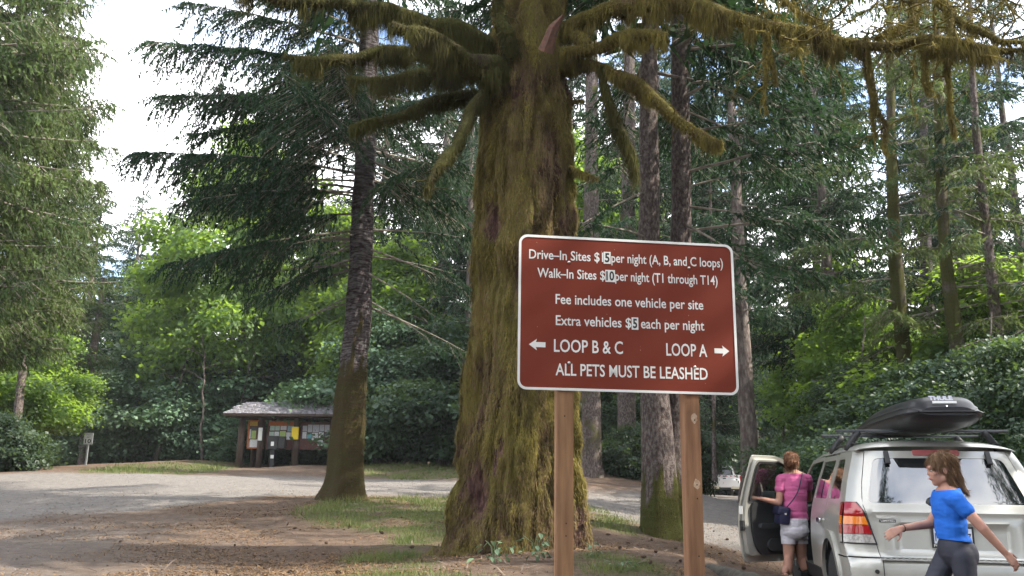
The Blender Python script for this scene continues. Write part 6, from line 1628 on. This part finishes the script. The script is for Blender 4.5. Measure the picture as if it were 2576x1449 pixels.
def hair_strands(rg, roots, dirs, n, ln, wd, O, name, m_, parent, sag=.4):
    C = roots + rg.normal(0, .003, roots.shape); Vs, Fs = [], []
    k = rg.choice(len(C), n); c = C[k]; d = unit(dirs[k] + rg.normal(0, .10, (n, 3))); l = ln * rg.uniform(.5, 1.1, n); w = unit(np.cross(d, rg.normal(0, 1, (n, 3)))) * wd
    mid = c + d * (l * .5)[:, None]; end = c + d * l[:, None] - np.array((0, 0, 1)) * (l * sag * .35)[:, None]
    V = np.stack([c - w / 2, c + w / 2, mid + w / 2, mid - w / 2, end], 1).reshape(-1, 3) - O
    b = np.arange(n)[:, None] * 5; F = np.vstack([b + np.array((0, 1, 2)), b + np.array((0, 2, 3)), b + np.array((3, 2, 4))])
    o = obj(name, mesh_np(name, V, F, [m_]), parent); o['kind'] = 'stuff'; return o

# ---- the woman in the door opening
wc = lambda x, y, Y: px((2900 + x / 2.615) * .6289, (1750 + y / 2.615) * .6289, Y)
YW = 10.32
gz_ = float(ground(3.3, YW))
woman = thing("person", "woman in pink shirt and pale grey shorts standing in the open car door", "person", (float(wc(700, 900, YW)[0]), YW, gz_))
O = np.array(woman.location)
hc = wc(697, 262, YW); nk = wc(712, 352, YW + .01); ch = wc(722, 470, YW); wa = wc(735, 720, YW + .01); hp = wc(722, 930, YW)
lsh = wc(585, 440, YW); rsh = wc(858, 432, YW + .02); lel = wc(566, 682, YW - .03); lwr = wc(375, 640, YW - .02); rel = wc(880, 640, YW + .16); rwr = wc(855, 560, YW + .38)
hd, P, Mx = head_prims(hc, (.42, .90, -.05), (.04, 0, 1), .98)
lhip, rhip = wc(668, 960, YW), wc(778, 955, YW + .02)
lkn = wc(668, 1300, YW + .02); lan = np.array((lkn[0] - .075, YW - .06, gz_ + .09)); rkn = wc(800, 1285, YW + .14); ran = np.array((rkn[0] + .03, YW + .13, gz_ + .16))
legs = [('cap', lhip, lkn, .083, .054), ('cap', lkn, lan, .052, .034), ('ell', lkn + (lan - lkn) * .32 + np.array((0, -.018, 0)), (.052, .052, .11)), ('cap', rhip, rkn, .083, .054), ('cap', rkn, ran, .052, .034), ('ell', rkn + (ran - rkn) * .32 + np.array((0, -.018, 0)), (.052, .052, .11))]
torso = [('ell', ch + np.array((0, .01, -.02)), (.150, .095, .17)), ('ell', wa, (.118, .084, .16)), ('ell', hp + np.array((0, -.0, .02)), (.140, .095, .13)),
         ('cap', lsh, ch + np.array((0, 0, .08)), .050, .075), ('cap', rsh, ch + np.array((0, 0, .08)), .050, .075)]
arms = [('cap', lsh, lel, .048, .037), ('cap', lel, lwr, .038, .024), ('cap', rsh, rel, .048, .037), ('cap', rel, rwr, .038, .024)]
ld = unit(lwr - lel)
body = torso + legs + arms + hd + [('cap', nk + np.array((0, .0, .04)), nk + np.array((0, .01, -.09)), .050, .056), ('cap', nk + np.array((0, 0, -.05)), lsh, .045, .035), ('cap', nk + np.array((0, 0, -.05)), rsh, .045, .035)]
body += hand_prims(lwr, ld + np.array((0, 0, -.05)), (0, -.35, .9), .92, .22, 1) + hand_prims(rwr, unit(rwr - rel), (0, 0, 1), .92, .4, -1)
clay("body", body, M_skin, woman, O, .0065, 5)
sl = lsh + (lel - lsh) * .42; sr = rsh + (rel - rsh) * .42
shirt = [('ell', ch + np.array((0, .01, -.02)), (.165, .108, .18)), ('ell', wa, (.140, .102, .18)), ('ell', (ch + wa) / 2, (.150, .102, .17)), ('ell', wa + np.array((-.005, 0, -.12)), (.147, .108, .13)), ('cap', lsh, ch + np.array((0, 0, .08)), .060, .085), ('cap', rsh, ch + np.array((0, 0, .08)), .060, .085), ('cap', lsh, sl, .062, .060), ('cap', rsh, sr, .062, .060),
         ('cap', nk + np.array((-.03, .0, -.085)), lsh + np.array((0, 0, .004)), .048, .046), ('cap', nk + np.array((.03, .0, -.085)), rsh + np.array((0, 0, .004)), .048, .046)]
hem = wc(740, 868, YW)
clay("shirt", shirt, M_pink, woman, O, .0075, 4, [(hem, (0, 0, -1)), (nk + np.array((0, -.02, -.035)), (0, .12, 1))], wrinkle=.006, wscale=7, seed=3, wdir=(.7, .7, 3.0))
sh_l, sh_r = lhip + (lkn - lhip) * .42, rhip + (rkn - rhip) * .42
sh = [('ell', hp + np.array((0, -.01, .03)), (.160, .135, .15)), ('ell', hp + np.array((0, -.045, -.04)), (.150, .105, .11)), ('cap', lhip, sh_l, .096, .088), ('cap', rhip, sh_r, .096, .088)]
hem2 = wc(700, 1112, YW)
clay("shorts", sh, M_shorts, woman, O, .0075, 12, [(hem2, (0, 0, -1)), (wc(740, 845, YW), (0, 0, 1))], wrinkle=.007, wscale=9, seed=6, wdir=(1, 1, 2))
# hair pinned up in a low knot
hr = [('ell', P(0, -.022, .038), (.082, .094, .088), Mx.to_4x4()), ('ell', P(0, -.07, -.01), (.066, .045, .060), Mx.to_4x4()), ('ell', P(-.012, -.108, -.018), (.036, .028, .038)), ('ell', P(.018, -.104, .008), (.030, .026, .028)), ('cap', P(-.05, -.03, -.05), P(.03, -.07, -.06), .022, .02)]
hro = clay("hair", hr, M_hairr, woman, O, .006, 3, [(P(0, .052, 0), tuple(Mx.to_3x3() @ Vector((0, 1, -.25))))], wrinkle=.006, wscale=28, seed=5, wdir=(1, 1, .5))
rg = np.random.default_rng(9)
def comb(hairobj, to_fn, n, ln, wd, m_, parent, O):
    me = hairobj.data; k = len(me.vertices); co = np.empty(k * 3, np.float32); me.vertices.foreach_get("co", co); co = co.reshape(-1, 3) + O; nr = np.empty(k * 3, np.float32); me.vertices.foreach_get("normal", nr); nr = nr.reshape(-1, 3)
    t = to_fn(co); t = unit(t - nr * (t * nr).sum(1)[:, None] + nr * .03); hair_strands(rg, co, t, n, ln, wd, O, "hair_strand", m_, parent, .2)
comb(hro, lambda c: unit(P(0, -.105, -.01) - c), 3500, .05, .0035, M_hairr, woman, O)
roots = np.array([P(x, y, z) for x, y, z in zip(rg.normal(0, .05, 90), rg.uniform(-.10, -.04, 90), rg.uniform(-.075, -.02, 90))])
hair_strands(rg, roots, np.tile((-.1, -.3, -.8), (90, 1)), 110, .07, .004, O, "loose_hair", M_hairr, woman)
bs = [wc(806, 372, YW - .07), wc(798, 430, YW - .115), wc(765, 560, YW - .135), wc(705, 660, YW - .14), wc(640, 735, YW - .125), wc(606, 790, YW - .08)]
mb = MB(); q = resample(np.array(bs), .03); mb.tube(q - O, .0075, 6); mb.build("bag_strap", [M_bag], woman, True)
# the bag hangs by itself on her left hip
bgc = wc(598, 815, YW - .03)
bag = thing("shoulder_bag", "small navy bag hanging at the left hip of the woman in pink", "bag", tuple(bgc))
mb = MB(); mb.box((0, 0, 0), (.13, .24, .20), Matrix.Rotation(R(8), 4, 'Y'), bevel=.035); o = mb.build("bag_body", [M_bag], bag, True); soft(o, 40)
mb = MB(); mb.box((-.01, -.0, .05), (.142, .25, .10), Matrix.Rotation(R(8), 4, 'Y'), bevel=.03); mb.build("flap", [M_bag], bag)
mb = MB(); mb.box((-.0, -.128, .02), (.02, .008, .02)); mb.build("clasp", [M_chrome], bag)
# sandals
for an in (lan, ran):
    mb = MB(); mb.box(an - O + np.array((0, .06, -.08)), (.085, .24, .018), bevel=.008); mb.box(an - O + np.array((0, .10, -.055)), (.09, .03, .02), bevel=.008); mb.build("sandal", [M_band], woman)
mb = MB()
for an in (lan, ran):
    pass
clay("foot", [('cap', lan + np.array((0, -.02, -.04)), lan + np.array((0, .15, -.06)), .032, .024)], M_skin, woman, O, .008, 3); clay("foot", [('cap', ran + np.array((0, -.02, -.04)), ran + np.array((0, .15, -.06)), .032, .024)], M_skin, woman, O, .008, 3)

# ---- the girl striding past the rear of the car
gc = lambda x, y, Y: px((3450 + x / 2.616) * .6289, (1750 + y / 2.616) * .6289, Y)
YG = 5.6; gg = float(ground(2.85, YG))
girl = thing("person", "girl in blue shirt and dark leggings striding left past the rear of the silver car", "person", (float(gc(950, 1100, YG)[0]), YG, gg))
O = np.array(girl.location)
hc = gc(822, 338, YG + .01); nk = gc(872, 520, YG + .02); ch = gc(900, 720, YG + .02); wa = gc(925, 930, YG + .02); hp = gc(968, 1165, YG + .02)
nsh = gc(985, 655, YG - .13); fsh = gc(872, 640, YG + .15); nel = gc(1262, 955, YG - .20); nwr = gc(1490, 1205, YG - .20); fel = gc(705, 905, YG + .20); fwr = gc(405, 950, YG + .12)
hd, P, Mx = head_prims(hc, (-.97, .20, -.14), (-.10, 0, 1), .86)
def GP(dx, dy, dz): return np.array((dx, dy, dz))
fk = hp + GP(-.20, .07, -.34); fa = np.array((fk[0] - .04, fk[1] + .02, gg + .09)); nkn = hp + GP(.02, -.07, -.38); na = np.array((nkn[0] + .24, nkn[1], gg + .22))
arms = [('cap', nsh, nel, .037, .030), ('cap', nel, nwr, .030, .020), ('cap', fsh, fel, .037, .030), ('cap', fel, fwr, .030, .020)]
body = hd + [('cap', hc + GP(.015, 0, -.06), nk + GP(.01, 0, -.05), .040, .045), ('cap', nk + GP(0, 0, -.05), nsh, .042, .034), ('cap', nk + GP(0, 0, -.05), fsh, .042, .034), ('ell', ch, (.078, .125, .15)), ('ell', wa, (.072, .105, .14)), ('ell', hp, (.080, .108, .10))]
body += arms + hand_prims(fwr, unit(fwr - fel) + np.array((0, 0, -.25)), (0, -.8, .5), .78, .42, -1, .12) + hand_prims(nwr, unit(nwr - nel), (.3, -.9, .2), .78, .4, -1, .1)
body += [('cap', hp + GP(-.01, .06, -.04), fk, .062, .046), ('cap', fk, fa, .044, .03), ('cap', hp + GP(.01, -.06, -.04), nkn, .062, .046), ('cap', nkn, na, .044, .03)]
clay("body", body, M_skin, girl, O, .0055, 5)
face_parts(P, Mx, .86, girl, O)
sn, sf = nsh + (nel - nsh) * .36, fsh + (fel - fsh) * .36
shirt = [('ell', ch, (.094, .140, .16)), ('ell', wa, (.090, .122, .16)), ('ell', wa + GP(.012, 0, -.11), (.098, .130, .10)), ('cap', nsh, ch + GP(0, 0, .06), .050, .085), ('cap', fsh, ch + GP(0, 0, .06), .050, .085), ('cap', nsh, sn, .050, .050), ('cap', fsh, sf, .050, .050),
         ('cap', nk + GP(0, -.03, -.065), nsh + GP(0, 0, .004), .052, .044), ('cap', nk + GP(0, .03, -.065), fsh + GP(0, 0, .004), .052, .044), ('cap', nk + GP(0.01, 0, -.09), nk + GP(.005, 0, -.02), .062, .054)]
clay("shirt", shirt, M_blue, girl, O, .0065, 4, [(gc(940, 1075, YG), (-.10, 0, -1)), (nk + GP(0, 0, -.012), (-.15, 0, 1))], wrinkle=.005, wscale=9, seed=13, wdir=(.8, .8, 2.6))
lg_ = [('ell', hp, (.096, .122, .12)), ('cap', hp + GP(-.01, .07, -.04), fk, .074, .052), ('cap', fk, fa, .050, .036), ('cap', hp + GP(.01, -.07, -.04), nkn, .074, .052), ('cap', nkn, na, .052, .038), ('ell', hp + GP(.05, -.05, -.03), (.060, .08, .085))]
clay("leggings", lg_, M_navy, girl, O, .0075, 4, [(gc(940, 1040, YG), (0, 0, 1))], wrinkle=.002, wscale=12, seed=14)
for an, nm in ((fa, 0), (na, 1)):
    clay("shoe", [('cap', an + GP(.03, 0, -.05), an + GP(-.13, 0, -.06), .036, .030), ('cap', an, an + GP(0, 0, -.04), .034, .036)], M_band, girl, O, .007, 3)
hr = [('ell', P(0, -.020, .042), (.072, .086, .078), Mx.to_4x4()), ('ell', P(0, -.055, -.01), (.062, .052, .072), Mx.to_4x4()), ('cap', P(0, -.06, -.02), P(0, -.085, -.115), .050, .036), ('cap', P(0, -.085, -.10), P(0, -.125, -.165), .034, .012),
      ('cap', P(.055, -.01, .02), P(.052, -.035, -.10), .022, .016), ('cap', P(-.055, -.01, .02), P(-.052, -.035, -.10), .022, .016)]
hro = clay("hair", hr, M_hairb, girl, O, .006, 3, [(P(0, .046, .0), tuple(Mx.to_3x3() @ Vector((0, 1, -.55))))], wrinkle=.006, wscale=26, seed=15, wdir=(1, 1, .4))
comb(hro, lambda c: unit(np.array((.35, 0, -1.0)) + (c - P(0, .05, .12)) * 4), 4500, .060, .0028, M_hairb, girl, O)
n = 500; cx_ = rg.uniform(-.06, .06, n); roots = np.array([P(a_, -.045 - .035 * math.cos(a_ * 20) + b_, c_) for a_, b_, c_ in zip(cx_, rg.normal(0, .012, n), rg.uniform(-.11, .05, n))])
hair_strands(rg, roots, np.tile((.55, 0, -.75), (n, 1)), 900, .085, .0028, O, "hair_strand", M_hairb, girl)
mb = MB(); a_ = np.linspace(0, 6.283, 17); fd = unit(fwr - fel); s1 = unit(np.cross(fd, (0, 0, 1.0))); s2 = np.cross(fd, s1); c = fwr - fd * .012
mb.tube(np.array([c + (s1 * math.cos(t) + s2 * math.sin(t)) * .0235 for t in a_]) - O, .0022, 5, caps=False); mb.build("bracelet", [M_band], girl, True)
print("people done")
# ------------------------------------------------------------------ air
hz = bpy.data.materials.new("pale air"); hz.use_nodes = True
hn = hz.node_tree.nodes; hn.clear(); ho = hn.new('ShaderNodeOutputMaterial'); hv = hn.new('ShaderNodeVolumePrincipled')
hv.inputs['Color'].default_value = (.86, .92, 1.0, 1); hv.inputs['Density'].default_value = .0004; hz.node_tree.links.new(hv.outputs[0], ho.inputs['Volume'])
mb = MB(); mb.box((0, 60, 21), (420, 420, 54)); o = mb.build("haze", [hz]); o['kind'] = 'stuff'
scene.cycles.volume_bounces = 0
